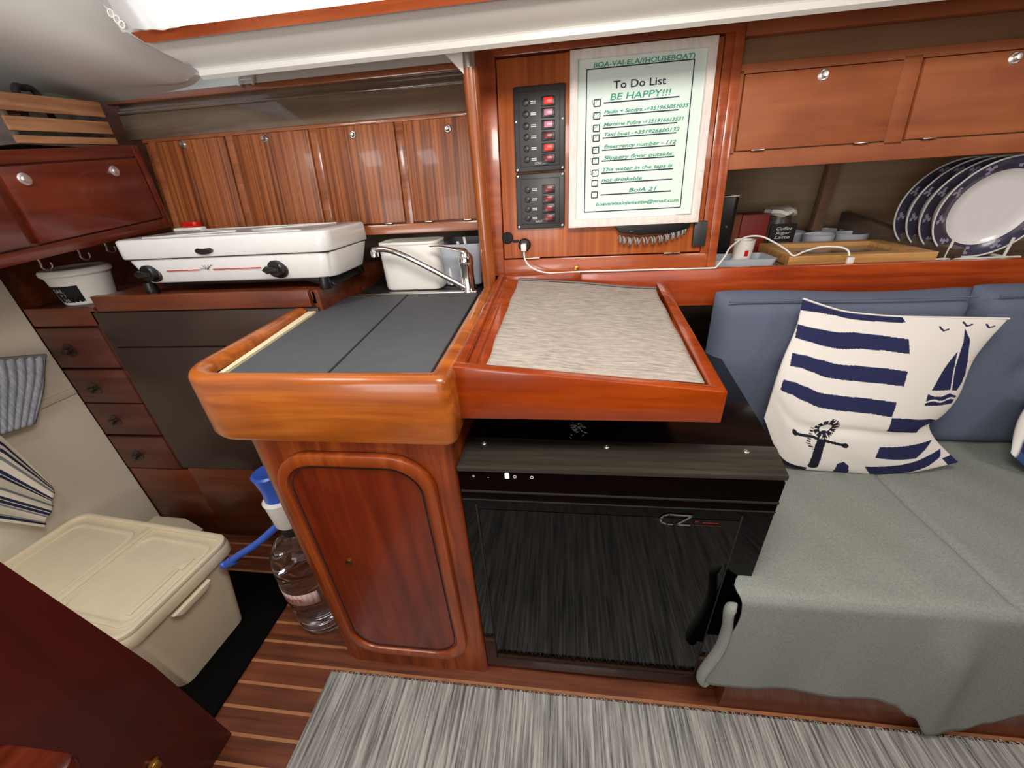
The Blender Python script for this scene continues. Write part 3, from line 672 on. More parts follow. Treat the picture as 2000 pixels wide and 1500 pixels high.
# ================================================================== GALLEY PENINSULA
t = thing('galley_cabinet', 'honey varnished galley peninsula with rounded left corner and arched door', 'cabinet', (-.39, .75, 0))
def outline(x0, y0, x1, rl, rr, back, xb=None):
    P = [(xb if xb is not None else x0, back)]
    for i in range(9):
        a = math.pi+math.pi/2*i/8; P.append((x0+rl+rl*math.cos(a), y0+rl+rl*math.sin(a)))
    for i in range(5):
        a = 1.5*math.pi+math.pi/2*i/4; P.append((x1-rr+rr*math.cos(a), y0+rr+rr*math.sin(a)))
    P.append((x1, back)); return P
bm = B(); prism(bm, outline(-.606, .522, -.190, .055, .012, .915, -.606), .0, .768); obj('body', bm, 'body', t, sharp=30)
bm = B(); box(bm, -.606, -.19, .915, 1.09, .4, .86, 0); obj('body_rear', bm, 'body', t)
# fiddle rail: outline ring, open at the back
oo = outline(-.668, .500, -.172, .085, .018, .93, -.690); ii = outline(-.630, .533, -.207, .05, .006, .93, -.652)
t2 = bmesh.new(); z0, z1 = .762, .888
def rimv(P, z): return [t2.verts.new((p[0], p[1], z)) for p in P]
oo = [(-.688, .895)]+oo[1:-1]+[(-.186, 1.085)]; ii = [(-.650, .895)]+ii[1:-1]+[(-.221, 1.085)]
mid = lambda k: [(a[0]*(1-k)+b_[0]*k, a[1]*(1-k)+b_[1]*k) for a, b_ in zip(oo, ii)]
layers = [(mid(0.12), z0), (mid(0), z0+.008), (mid(0), z1-.011), (mid(.10), z1-.004), (mid(.3), z1), (mid(.7), z1), (mid(.9), z1-.004), (mid(1), z1-.011), (mid(1), z0)]
R = [rimv(p, z) for p, z in layers]; n_ = len(oo)
for k in range(len(R)):
    for i in range(n_-1): t2.faces.new((R[k][i], R[k][i+1], R[(k+1) % len(R)][i+1], R[(k+1) % len(R)][i]))
t2.faces.new([r[0] for r in R]); t2.faces.new([r[-1] for r in reversed(R)]); bmesh.ops.recalc_face_normals(t2, faces=t2.faces)
obj('fiddle_rail', t2, 'galley', t, sharp=50)
bm = B(); prism(bm, [(-.628, .535), (-.21, .535), (-.225, 1.36), (-.628, 1.36)], .84, .868); lab(obj('countertop', bm, 'mblack', t), 'dark worktop')
bm = B(); prism(bm, [(-.588, .536), (-.598, .536), (-.652, .925), (-.630, .925)], .868, .878); lab(obj('sealant_strip', bm, 'seal', t), 'cream strip along the left rail')
# door
d = B(); 
def skew(v): return v
ring(d, rrect(-.545, -.228, .072, .728, .085, 8), rrect(-.527, -.250, .098, .702, .068, 8), .507, .522, None, 'xz', .004)
dr = obj('door', d, 'doorframe', t); lab(dr, 'raised arched frame of the door')
bm = B(); prism(bm, rrect(-.529, -.248, .096, .704, .066, 8), .514, .522, None, 0, 'xz'); obj('door_panel', bm, 'inset', dr)
bm = B(); ring(bm, rrect(-.521, -.256, .104, .696, .062, 8), rrect(-.519, -.258, .106, .694, .060, 8), .5125, .5145, None, 'xz'); lab(obj('groove', bm, 'mblack', dr), 'thin dark groove')
bm = B(); ring(bm, [(-.462+.009*math.cos(q*.3927), .426+.009*math.sin(q*.3927)) for q in range(16)], [(-.462+.0065*math.cos(q*.3927), .426+.0065*math.sin(q*.3927)) for q in range(16)], .511, .515, None, 'xz'); lab(obj('finger_ring', bm, 'brass', dr), 'small brass finger hole')
bm = B(); lathe(bm, [(.0064, 0), (0, 0.0002)], frame_to((-.462, .5133, .426), (0, -1, 0)), 16); obj('finger_hole', bm, 'mblack', dr)
# folded mat
t = thing('drying_mat', 'slate grey folding mat covering the galley worktop', 'mat', (-.41, .8, .87))
mt = [(-.583, .540), (-.398, .540), (-.438, 1.046), (-.612, 1.046), (-.628, .93)]
bm = B(); prism(bm, [(-.583, .540), (-.3965, .540), (-.437, 1.044), (-.608, 1.044), (-.626, .93)], .8685, .8765, None, .0015); obj('left_panel', bm, 'mat', t)
bm = B(); prism(bm, [(-.3905, .540), (-.214, .540), (-.231, 1.044), (-.431, 1.044)], .8685, .8765, None, .0015); obj('right_panel', bm, 'mat', t)
bm = B(); prism(bm, [(-.3975, .541), (-.3895, .541), (-.430, 1.043), (-.438, 1.043)], .8685, .8735); obj('fold_crease', bm, 'mblack', t)
t = thing('sink', 'dark sink well with a thin steel front edge behind the mat', 'sink', (-.42, 1.1, .868))
bm = B(); box(bm, -.590, -.235, 1.047, 1.062, .8685, .880, .002); obj('steel_edge', bm, 'steel', t)
bm = B(); prism(bm, rrect(-.575, -.25, 1.064, 1.33, .03), .8685, .876, None, .001); obj('lid', bm, 'dgrey', t)
# faucet
t = thing('faucet', 'chrome mixer tap with long curved spout beside white container', 'faucet', (-.262, 1.065, .87))
bm = B(); lathe(bm, [(.024, 0), (.024, .008), (.020, .014), (.019, .075), (.021, .082), (.021, .100), (.014, .112), (0, .114)], Matrix.Translation((-.262, 1.068, .868)), 28); obj('body', bm, 'chrome', t)
bm = B(); tube(bm, spline([(-.268, 1.055, .888), (-.31, 1.050, .915), (-.37, 1.045, .952), (-.43, 1.04, .986), (-.475, 1.04, 1.001), (-.508, 1.04, 1.000)], 6), [.0075]*31, 14); lathe(bm, [(.0105, 0), (.0105, .014), (.008, .018)], Matrix.Translation((-.505, 1.04, .983)), 18); obj('spout', bm, 'chrome', t)
bm = B(); tube(bm, spline([(-.252, 1.068, .965), (-.262, 1.062, .985), (-.29, 1.058, .993), (-.325, 1.055, 1.000), (-.352, 1.052, 1.001)], 5), [.017-.0125*min(1, i/12) for i in range(21)], 12, None, .5); obj('lever', bm, 'chrome', t)
# white container
t = thing('plastic_container', 'white plastic tub standing behind the faucet spout', 'container', (-.43, 1.13, .877))
def tub(bm, cx, cy, w0, d0, w1, d1, z0, z1, r, th=.003):
    tt = bmesh.new(); n = 6
    o0 = rrect(cx-w0/2, cx+w0/2, cy-d0/2, cy+d0/2, r); o1 = rrect(cx-w1/2, cx+w1/2, cy-d1/2, cy+d1/2, r)
    i1 = rrect(cx-w1/2+th, cx+w1/2-th, cy-d1/2+th, cy+d1/2-th, r); i0 = rrect(cx-w0/2+th, cx+w0/2-th, cy-d0/2+th, cy+d0/2-th, r)
    sm = lambda P, k: [(cx+(p[0]-cx)*k, cy+(p[1]-cy)*k) for p in P]
    L = [(sm(o0, .9), z0), (sm(o0, .97), z0+.003), (o0, z0+.010), (o1, z1), (i1, z1), (i0, z0+.008)]
    R = [[tt.verts.new((p[0], p[1], z)) for p in P] for P, z in L]; m_ = len(R[0])
    for k in range(len(R)-1):
        for i in range(m_): tt.faces.new((R[k][i], R[k][(i+1) % m_], R[k+1][(i+1) % m_], R[k+1][i]))
    tt.faces.new(list(reversed(R[0]))); tt.faces.new(R[-1]); bmesh.ops.recalc_face_normals(tt, faces=tt.faces); _merge(bm, tt, None)
bm = B(); tub(bm, -.430, 1.132, .174, .096, .172, .10, .877, 1.010, .022); obj('body', bm, 'whitep', t)
bm = B(); ring(bm, rrect(-.514, -.342, 1.080, 1.184, .024), rrect(-.508, -.348, 1.086, 1.178, .02), 1.004, 1.011, None, 'xy', .001); obj('rim', bm, 'whitep', t)
t = thing('dish_rack', 'small grey tray rack with upright pegs right of the white tub', 'rack', (-.30, 1.2, .877))
bm = B(); tub(bm, -.29, 1.20, .11, .15, .125, .17, .877, .995, .012); obj('tray', bm, 'greyp', t)
for i, (x, y) in enumerate(((-.325, 1.125), (-.312, 1.14), (-.297, 1.155), (-.28, 1.17))):
    bm = B(); tube(bm, spline([(x, y, .88), (x, y, .96), (x-.004, y, .978+.010*i)], 4), .0042, 10); obj('peg', bm, 'whitep', t)

# ================================================================== STOVE COUNTER
t = thing('stove_counter', 'dark brown counter unit carrying the gas stove', 'counter', (-.95, 1.0, 0))
bm = B(); box(bm, -1.284, -.628, .905, 1.12, .33, .905, 0); box(bm, -1.284, -.628, 1.12, 1.42, .6, .90, 0); obj('carcass', bm, 'panel', t)
bm = B(); box(bm, -1.27, -.632, .893, .912, .890, .932, .002); lab(obj('front_lip', bm, 'kick', t), 'red brown board edging the top')
bm = B(); box(bm, -1.27, -.622, .905, 1.42, .895, .927, .001); obj('top', bm, 'kick', t)
bm = B(); prism(bm, [(.905, .868), (1.41, .868), (1.41, .9), (.905, .93)], -.630, -.612, None, .001, 'yz'); obj('side_board', bm, 'kick', t)
bm = B(); box(bm, -1.295, -.62, .896, .908, .785, .886, .001); box(bm, -1.295, -.62, .896, .908, .335, .780, .001); obj('front_panel', bm, 'panel', t)
bm = B(); box(bm, -1.284, -.61, .900, .93, .0, .33, .001); obj('plinth', bm, 'kick', t)
# gas stove
t = thing('gas_stove', 'white two-burner camping gas stove with closed lid and black knobs', 'stove', (-.85, 1.0, .93))
def rb(bm, x0, x1, y0, y1, z0, z1, r, b0=.006, b1=.006, sh=0):
    tt = bmesh.new(); P = rrect(x0, x1, y0, y1, r, 8); cx, cy = (x0+x1)/2, (y0+y1)/2
    def sc(d): return [(p[0]+(-1 if p[0] > cx else 1)*d, p[1]+(-1 if p[1] > cy else 1)*d) for p in P]
    L = [(sc(b0+sh), z0), (sc(b0*.3+sh), z0+b0*.3), (sc(sh), z0+b0), (sc(0), z1-b1), (sc(b1*.3), z1-b1*.3), (sc(b1), z1)]
    R = [[tt.verts.new((p[0], p[1], z)) for p in q] for q, z in L]; m_ = len(P)
    for k in range(len(R)-1):
        for i in range(m_): tt.faces.new((R[k][i], R[k][(i+1) % m_], R[k+1][(i+1) % m_], R[k+1][i]))
    tt.faces.new(list(reversed(R[0]))); tt.faces.new(R[-1]); bmesh.ops.recalc_face_normals(tt, faces=tt.faces); _merge(bm, tt, None)
bm = B(); rb(bm, -1.135, -.556, .912, 1.130, .955, 1.018, .035, .004, .003, .014); obj('body', bm, 'white', t, sharp=50)
bm = B(); rb(bm, -1.142, -.553, .906, 1.134, 1.0205, 1.067, .030, .002, .006); lidz = 1.0665
ld = obj('lid', bm, 'white', t, sharp=50)
bm = B()
def ridge(a, b_):
    tube(bm, [(a[0], a[1], lidz), (b_[0], b_[1], lidz)], .0035, 8)
ridge((-1.07, .935), (-.87, 1.015)); ridge((-.87, 1.015), (-1.07, 1.105)); ridge((-.63, .935), (-.82, 1.015)); ridge((-.82, 1.015), (-.63, 1.105)); ridge((-1.07, .935), (-.63, .935)); ridge((-1.07, 1.105), (-.63, 1.105))
obj('pressed_ridge', bm, 'white', ld)
bm = B(); prism(bm, rrect(-1.105, -.590, .930, 1.110, .02), 1.0668, 1.0676, None, .0004); lab(obj('pressed_panel', bm, 'lidgrey', ld), 'slightly greyer pressed top panel')
bm = B(); box(bm, -1.13, -.562, .915, 1.125, 1.0175, 1.0208, 0); obj('lid_gap', bm, 'mblack', t)
bm = B(); lathe(bm, [(.026, 0), (.026, .003), (.022, .005), (0, .004)], frame_to((-.882, .9085, 1.036), (0, -1, .2)), 32)
for v in bm.verts: v.co.z = 1.036+(v.co.z-1.036)*.38
lab(obj('lid_grip', bm, 'black', ld), 'black oval finger grip')
for x in (-1.073, -.708):
    bm = B(); lathe(bm, [(.024, 0), (.024, .005), (.0205, .007), (.020, .020), (.017, .023), (0, .023)], frame_to((x, .924, .983), (0, -1, .1)), 28); prism(bm, [(x-.027, .985), (x-.016, .993), (x+.014, .989), (x+.014, .979), (x-.016, .975)], .890, .906, None, .003, 'xz'); obj('knob', bm, 'black', t)
bm = B(); box(bm, -1.025, -.93, .9165, .9205, .9865, .9885); box(bm, -.89, -.755, .9165, .9205, .9865, .9885); lab(obj('red_line', bm, 'redp', t), 'thin red line across the front')
bm = B()
def sk(x0, z0, x1, z1, w_=.0012, y=.9160):
    d_ = Vector((x1-x0, z1-z0)); q = Vector((-d_.y, d_.x)).normalized()*w_/2
    bm.faces.new([bm.verts.new((a, y, b_)) for a, b_ in ((x0+q.x, z0+q.y), (x1+q.x, z1+q.y), (x1-q.x, z1-q.y), (x0-q.x, z0-q.y))])
for a in ((-.918, 1.0, -.905, .988), (-.912, 1.003, -.901, .987), (-.905, .988, -.890, .998), (-.903, .987, -.897, 1.002), (-.893, .999, -.887, .9965)): sk(*a)
text(bm, 'JATA', .006, lambda a, b_: Vector((-.925+a, .916, .988+b_)), width=.018)
obj('logo', bm, 'ink', t)
for x in (-1.11, -.60):
    for y in (.93, 1.11):
        bm = B(); lathe(bm, [(.014, 0), (.016, .006), (.012, .030), (0, .03)], Matrix.Translation((x, y, .9275)), 16); obj('foot', bm, 'black', t)
bm = B(); prism(bm, [(-.69, .958), (-.60, .956), (-.575, .935), (-.595, .93), (-.63, .938)], .935, 1.09, None, .003, 'xz'); box(bm, -1.08, -.62, .94, 1.10, .945, .958, .002); lab(obj('underside', bm, 'black', t), 'black underside tray')
# red and white thing on the lid
t = thing('gas_lighter', 'red and white plastic object on back left of the stove lid', 'lighter', (-1.08, 1.10, 1.064))
bm = B(); prism(bm, rrect(-1.135, -1.045, 1.085, 1.120, .012), 1.0680, 1.0765, None, .003); obj('white_base', bm, 'whitep', t)
bm = B(); prism(bm, rrect(-1.105, -1.055, 1.09, 1.118, .010), 1.0767, 1.092, None, .004); lab(obj('red_cover', bm, 'redp', t), 'bright red top')

# drawers
t = thing('drawer_stack', 'narrow stack of four dark drawers beside the white bulkhead', 'drawers', (-1.42, .95, .31))
bm = B(); prism(bm, [(-1.523, .898), (-1.290, .898), (-1.285, .84), (-1.29, .33), (-1.36, .30), (-1.523, .30)], .915, 1.2, None, 0, 'xz'); box(bm, -1.306, -1.285, .900, .92, .33, .89, .001); obj('carcass', bm, 'drawer', t)
bm = B(); box(bm, -1.525, -1.286, .902, .93, .0, .318, .001); obj('plinth', bm, 'kick', t)
bm = B(); box(bm, -1.523, -1.290, .900, .916, .848, .900, .001); lab(obj('top_board', bm, 'kick', t), 'orange brown board on top')
for i, (z0, z1, zk) in enumerate(((.716, .842, .775), (.592, .708, .645), (.469, .588, .526), (.325, .458, .382))):
    bm = B(); prism(bm, [(-1.521, z0), (-1.310, z0), (-1.310, z1), (-1.521, z1)], .897, .915, None, .003, 'xz'); q = obj('drawer', bm, 'drawer', t)
    bm = B(); lathe(bm, [(.021, 0), (.021, .001), (.017, .001), (.015, -.0005), (.007, -.0005), (.007, .010), (.011, .013), (.010, .018), (0, .019)], frame_to((-1.447, .8968, zk), (0, -1, 0)), 24); lab(obj('knob', bm, 'panel', q), 'dark round recessed pull')
# bucket
t = thing('plastic_bucket', 'white lidded tub with black chalk label on the drawer top', 'bucket', (-1.40, .99, .88))
bm = B(); lathe(bm, [(.055, 0), (.058, .003), (.072, .085), (0, .085)], Matrix.Translation((-1.395, .985, .898)), 36); obj('body', bm, 'whitep', t)
bm = B(); lathe(bm, [(.074, 0), (.078, .004), (.078, .012), (.074, .018), (.066, .020), (.062, .014), (0, .012)], Matrix.Translation((-1.395, .985, .978)), 36); obj('lid', bm, 'whitep', t)
bm = B()
for k in range(8):
    a = [math.radians(-112+k*8), math.radians(-112+(k+1)*8)]
    for z0, z1 in ((.908, .955),):
        bm.faces.new([bm.verts.new((-1.395+(.0575+(z-.901)*.2)*math.cos(q), .985+(.0575+(z-.901)*.2)*math.sin(q), z)) for q, z in ((a[0], z0), (a[1], z0), (a[1], z1), (a[0], z1))])
lb_ = obj('chalk_label', bm, 'mblack', t, solid=.0006)
bm = B()
def cyl(x, z): 
    a = math.radians(-84)+x/.063; r = .0592+(z-.901)*.2; return Vector((-1.395+r*math.cos(a), .985+r*math.sin(a), z))
text(bm, 'SAL', .017, lambda a, b_: cyl(a-.022, .938+b_*.9), shear=.1); text(bm, '+ ?', .013, lambda a, b_: cyl(a-.012, .925+b_), shear=.1); text(bm, 'SAL', .011, lambda a, b_: cyl(a-.012, .912+b_), shear=.1)
obj('chalk_writing', bm, 'mark', lb_)

# ================================================================== LEFT RED LOCKER + CRATE + HOOKS
def LK(v):   # face plane of the red locker; local x runs along the face (world y), y is depth, z up with the deck's sheer
    return Vector((-1.185-v[1]-.06*(v[0]-1.1)*0, v[0], v[2]+(v[0]-1.1)*.085))
t = thing('red_locker', 'dark red wooden wall locker under the slatted crate', 'locker', (-1.3, .9, 1.06))
bm = B(); box(bm, .30, 1.135, .004, .34, 1.078, 1.285, 0, LK); obj('carcass', bm, 'red', t)
bm = B(); box(bm, .30, 1.135, -.006, .01, 1.076, 1.102, .001, LK); box(bm, .30, 1.135, -.006, .01, 1.262, 1.288, .001, LK); box(bm, 1.118, 1.136, -.0065, .01, 1.076, 1.288, .001, LK); obj('face_frame', bm, 'red', t)
for i, (a, b_, kx) in enumerate(((.30, .775, .6), (.795, 1.112, .842))):
    bm = B(); box(bm, a, b_, -.010, .006, 1.105, 1.258, .002, LK); d = obj('door', bm, 'red', t)
    for kk in ([kx] if i == 0 else [.832, 1.036]):
        bm = B(); lathe(bm, [(.012, -.002), (.0125, .002), (.009, .004), (.007, .004), (.0065, .009), (0, .010)], frame_to(LK((kk, -.010, 1.232)), (1, 0, 0)), 20); obj('knob', bm, 'satin', d)
for i, (y, lb) in enumerate(((.815, 'cup hook nearest the white tub under the red locker'), (.905, 'middle cup hook under the red locker'), (.975, 'farthest cup hook under the red locker, near the stove'))):
    bm = B(); z = 1.075+(y-1.1)*.085; tube(bm, spline([(-1.24, y, z), (-1.24, y, z-.014), (-1.24, y-.002, z-.026), (-1.24, y+.008, z-.034), (-1.24, y+.018, z-.028), (-1.24, y+.02, z-.018)], 4), .0022, 8)
    tag(obj('cup_hook', bm, 'steel'), lb, 'hook', 'hooks under the red locker')
t = thing('slatted_crate', 'pale wooden slatted crate on top of the red locker', 'crate', (-1.3, .98, 1.285))
for i, (z0, z1) in enumerate(((1.290, 1.305), (1.314, 1.341), (1.351, 1.384))):
    bm = B()
    for v_ in (0,): box(bm, .868, 1.092, .0, .007, z0, z1, .001, lambda v: Vector((-1.187-v[1], v[0], v[2]+(v[0]-1.09)*.045)))
    obj('slat', bm, 'crate', t)
for z0, z1 in ((1.284, 1.372),):
    bm = B(); box(bm, -1.47, -1.19, .873, .881, z0, z1-.001, .001); obj('end_board', bm, 'divider', t)
    bm = B(); box(bm, -1.47, -1.20, 1.083, 1.091, z0+.01, z1+.003, .001); obj('end_board', bm, 'divider', t)
bm = B(); box(bm, -1.47, -1.19, .87, 1.09, 1.279, 1.286, 0); box(bm, -1.475, -1.465, .87, 1.09, 1.285, 1.37, .001); obj('back_and_base', bm, 'divider', t)
t = thing('dark_strap', 'dark rounded object poking above the slatted crate', 'strap', (-1.3, .96, 1.29))
bm = B(); tube(bm, spline([(-1.21, .925, 1.33), (-1.21, .935, 1.388), (-1.215, .955, 1.394), (-1.22, .98, 1.390), (-1.22, .99, 1.33)], 5), .007, 10); obj('loop', bm, 'mblack', t)
t = tag(obj('green_bundle', (lambda b_: (tube(b_, spline([(-1.23, .98, 1.375), (-1.23, 1.02, 1.386), (-1.23, 1.06, 1.384), (-1.23, 1.075, 1.37)], 5), [.010]*16, 10), b_)[1])(B()), plain('dull_green', (72, 82, 66), .8)), 'dull green bundle inside the slatted crate, at its top edge', 'bundle')

# ================================================================== BIN, BOTTLE, MATS, TOWELS
t = thing('waste_bin', 'cream plastic bin with two-section lid in the galley corner', 'bin', (-.94, .5, 0))
bm = B(); tub(bm, -1.215, .505, .49, .20, .545, .265, .002, .285, .03, .004); obj('body', bm, 'cream', t)
bm = B(); rb(bm, -1.495, -.930, .362, .655, .270, .305, .035, .003, .008); 
ring(bm, rrect(-1.493, -.932, .364, .653, .035, 8), rrect(-1.480, -.945, .377, .640, .028, 8), .300, .3145, None, 'xy', .003)
box(bm, -1.214, -1.196, .375, .642, .300, .3125, .003)
lidm = obj('lid', bm, 'cream', t)
bm = B()
ring(bm, rrect(-1.190, -.955, .392, .622, .03, 6), rrect(-1.178, -.967, .404, .610, .025, 6), .3045, .3075, None, 'xy', .001); ring(bm, rrect(-1.465, -1.225, .392, .622, .03, 6), rrect(-1.453, -1.237, .404, .610, .025, 6), .3045, .3075, None, 'xy', .001)
obj('lid_panel_rim', bm, 'cream', lidm)
bm = B(); box(bm, -.995, -.982, .42, .54, .3045, .3105, .002); prism(bm, [(-1.005, .54), (-.972, .54), (-.972, .575)], .3045, .3105, None, .001); lab(obj('embossed_arrow', bm, 'cream', lidm), 'embossed arrow')
bm = B(); prism(bm, [(-.9, 0), (-.9, 0)][:0]+[(.455, .262), (.555, .262), (.54, .245), (.47, .245)], -.934, -.921, None, .002, 'yz'); obj('latch', bm, 'cream', t)
for q in [o for o in S.objects if o.name == 'waste_bin']: q.rotation_euler = (0, 0, math.radians(-5.5))
t = thing('small_white_box', 'small off-white carton on the floor behind the bin', 'box', (-1.38, .82, 0))
bm = B(); prism(bm, [(-1.46, .05-.048), (-1.33, .002), (-1.31, .075), (-1.36, .125), (-1.48, .13)], .76, .86, None, .003, 'xz'); obj('carton', bm, 'cream', t)
t = tag(bxo('doormat', (-1.40, -.857, .352, .748, .0015, .010), 'rubber', None, .002), 'thin black rubber mat on the floor beneath the bin', 'mat')
# water bottle with pump
t = thing('water_bottle', 'large clear water bottle with hand pump behind the galley cabinet', 'bottle', (-.705, .645, 0))
BX, BY = -.708, .650
bm = B(); pr = [(.0, .004), (.06, .002), (.078, .010), (.084, .03)]
for k in range(8): pr += [(.084, .038+k*.028), (.0795, .046+k*.028), (.0795, .052+k*.028), (.084, .058+k*.028)]
pr += [(.083, .27), (.076, .30), (.055, .328), (.030, .345), (.024, .35), (.024, .365)]
lathe(bm, pr, Matrix.Translation((BX, BY, .002)), 48, False); obj('bottle_body', bm, 'pet', t, sharp=80)
bm = B()
for k in range(10):
    a = [math.radians(-140+k*9), math.radians(-140+(k+1)*9)]
    bm.faces.new([bm.verts.new((BX+.0855*math.cos(q), BY+.0855*math.sin(q), z)) for q, z in ((a[0], .155), (a[1], .155), (a[1], .2), (a[0], .2))])
lab(obj('label_band', bm, plain('pale_pink_label', (206, 176, 170), .5), t, solid=.0006), 'pale pink band with red lettering')
bm = B(); text(bm, 'FONTE', .02, lambda a, b_: Vector((BX+.0862*math.cos(math.radians(-128)+a/.0862), BY+.0862*math.sin(math.radians(-128)+a/.0862), .17+b_)), width=.075); obj('label_lettering', bm, 'redp', t)
bm = B(); lathe(bm, [(.028, 0), (.030, .02), (.020, .03), (0, .03)], Matrix.Translation((BX, BY, .355)), 28); obj('neck_cap', bm, 'mblack', t)
bm = B(); lathe(bm, [(.030, 0), (.034, .006), (.038, .075), (.040, .085), (.034, .092), (0, .092)], Matrix.Translation((BX, BY, .385)), 32); lab(obj('pump_collar', bm, 'whitep', t), 'white pump collar')
bm = B(); lathe(bm, [(.032, 0), (.030, .03), (.036, .07), (.038, .078), (.032, .082), (0, .078)], Matrix.Translation((BX, BY, .475)), 32); lab(obj('pump_button', bm, 'bluep', t), 'blue pump button')
bm = B(); tube(bm, spline([(BX-.02, BY-.02, .392), (BX-.08, BY-.04, .345), (BX-.15, BY-.05, .30), (BX-.19, BY-.055, .27), (BX-.205, BY-.06, .272)], 6), [.0095]*25, 14); tube(bm, [(BX-.168, BY-.052, .285), (BX-.182, BY-.054, .276)], .0125, 14); lab(obj('spout', bm, 'bluep', t), 'blue pump spout')
# rug
t = thing('rug', 'grey streaked woven rug filling the foreground floor', 'rug', (.4, .1, 0))
bm = B(); box(bm, -.612, 1.9, -.55, .484, .0015, .010, .003); obj('weave', bm, 'rug', t)
bm = B()
for k in range(420):
    x = -.61+k*.00596+random.uniform(-.002, .002); L = random.uniform(.002, .007); a = random.uniform(-.5, .5)
    tube(bm, [(x, .480, .008), (x+a*.006, .484+L*.5, .0085), (x+a*.016, .484+L, .0045)], .0013, 4)
o = obj('fringe', bm, 'rug', t); o['kind'] = 'stuff'
# towels on the white bulkhead
t = thing('grey_towel', 'upper grey ribbed towel hanging on the white bulkhead', 'towel', (-1.48, .75, .62))
bm = B()
def tw1(u, v):
    yr = .748+(.862-.748)*v+.008*math.sin(v*3.1); y = .50+(yr-.50)*u
    z = .612+(.773-.612)*v+(1-u)*.115*v+(1-u)*.05*(1-v)
    return Vector((-1.488+.0035*math.sin(u*120+math.sin(v*6)*.8), y, z))
grid(bm, tw1, 140, 24); obj('cloth', bm, streak('ribbed_towel', (140, 146, 160), (182, 186, 194), 'z', 1, .95, 200, 8, .2), t, solid=.012, sharp=80)
bm = B(); tube(bm, [(-1.486, .862, .773), (-1.486, .50, .888)], .006, 8); lab(obj('hem', bm, 'hem', t), 'darker grey hem along the top')
t = thing('striped_towel', 'lower cream towel with navy stripes hanging on the bulkhead', 'towel', (-1.47, .6, .35))
bm = B(); colv = []
navy = sr((38, 44, 72)); cr_ = sr((222, 214, 196)); gr_ = sr((120, 124, 130)); wh = sr((230, 230, 228))
TWR = [((.528, .489), (.571, .418), (.623, .337)), ((.573, .573), (.615, .501), (.669, .38)), ((.652, .72), (.678, .619), (.696, .434))]
def tw2(u, v):
    row = []
    for a, b_, c in TWR:
        k = u*2; row.append(Vector(a).lerp(Vector(b_), k) if k < 1 else Vector(b_).lerp(Vector(c), (k-1)-.25*(k-1)*(2-k)))
    k = v*2; p = row[0].lerp(row[1], k) if k < 1 else row[1].lerp(row[2], k-1)
    return Vector((-1.484+.004*math.sin(v*16+u*2), p.x, p.y))
Vg = grid(bm, tw2, 60, 200); cl = bm.loops.layers.float_color.new('print')
bands = [(.04, .075, navy), (.085, .095, gr_), (.22, .25, gr_), (.265, .31, navy), (.325, .36, navy), (.44, .47, gr_), (.58, .61, navy), (.625, .665, navy), (.76, .79, gr_), (.83, .86, navy), (.90, .93, navy)]
vm = {}
for j, row in enumerate(Vg):
    v = j/200; c = cr_
    for a, b_, q in bands:
        if a <= v <= b_: c = q
    for vv in row: vm[vv] = c
for f_ in bm.faces:
    for lp in f_.loops: lp[cl] = vm[lp.vert]
obj('cloth', bm, 'vc', t, solid=.006, sharp=80)

# companionway steps
t = thing('companionway_steps', 'dark oxblood red stair side panel in the lower left corner', 'stairs', (-.85, -.1, 0))
bm = B(); prism(bm, [(.338, 0), (.318, .35), (.276, .71), (.262, .80), (-.7, .80), (-.7, 0)], -.815, -.789, None, .002, 'yz'); obj('side_panel', bm, 'darkred', t)
bm = B(); prism(bm, rrect(-.79, -.655, -.5, .155, .02), .462, .487, None, .006); lab(obj('tread', bm, 'red', t), 'brighter red rounded tread')
bm = B(); lathe(bm, [(.010, -.001), (.010, .004), (.007, .006), (0, .006)], frame_to((-.789, .226, .186), (1, 0, 0)), 16); box(bm, -.789, -.781, .219, .233, .165, .186, .002); lab(obj('catch', bm, 'brass', t), 'small brass catch')

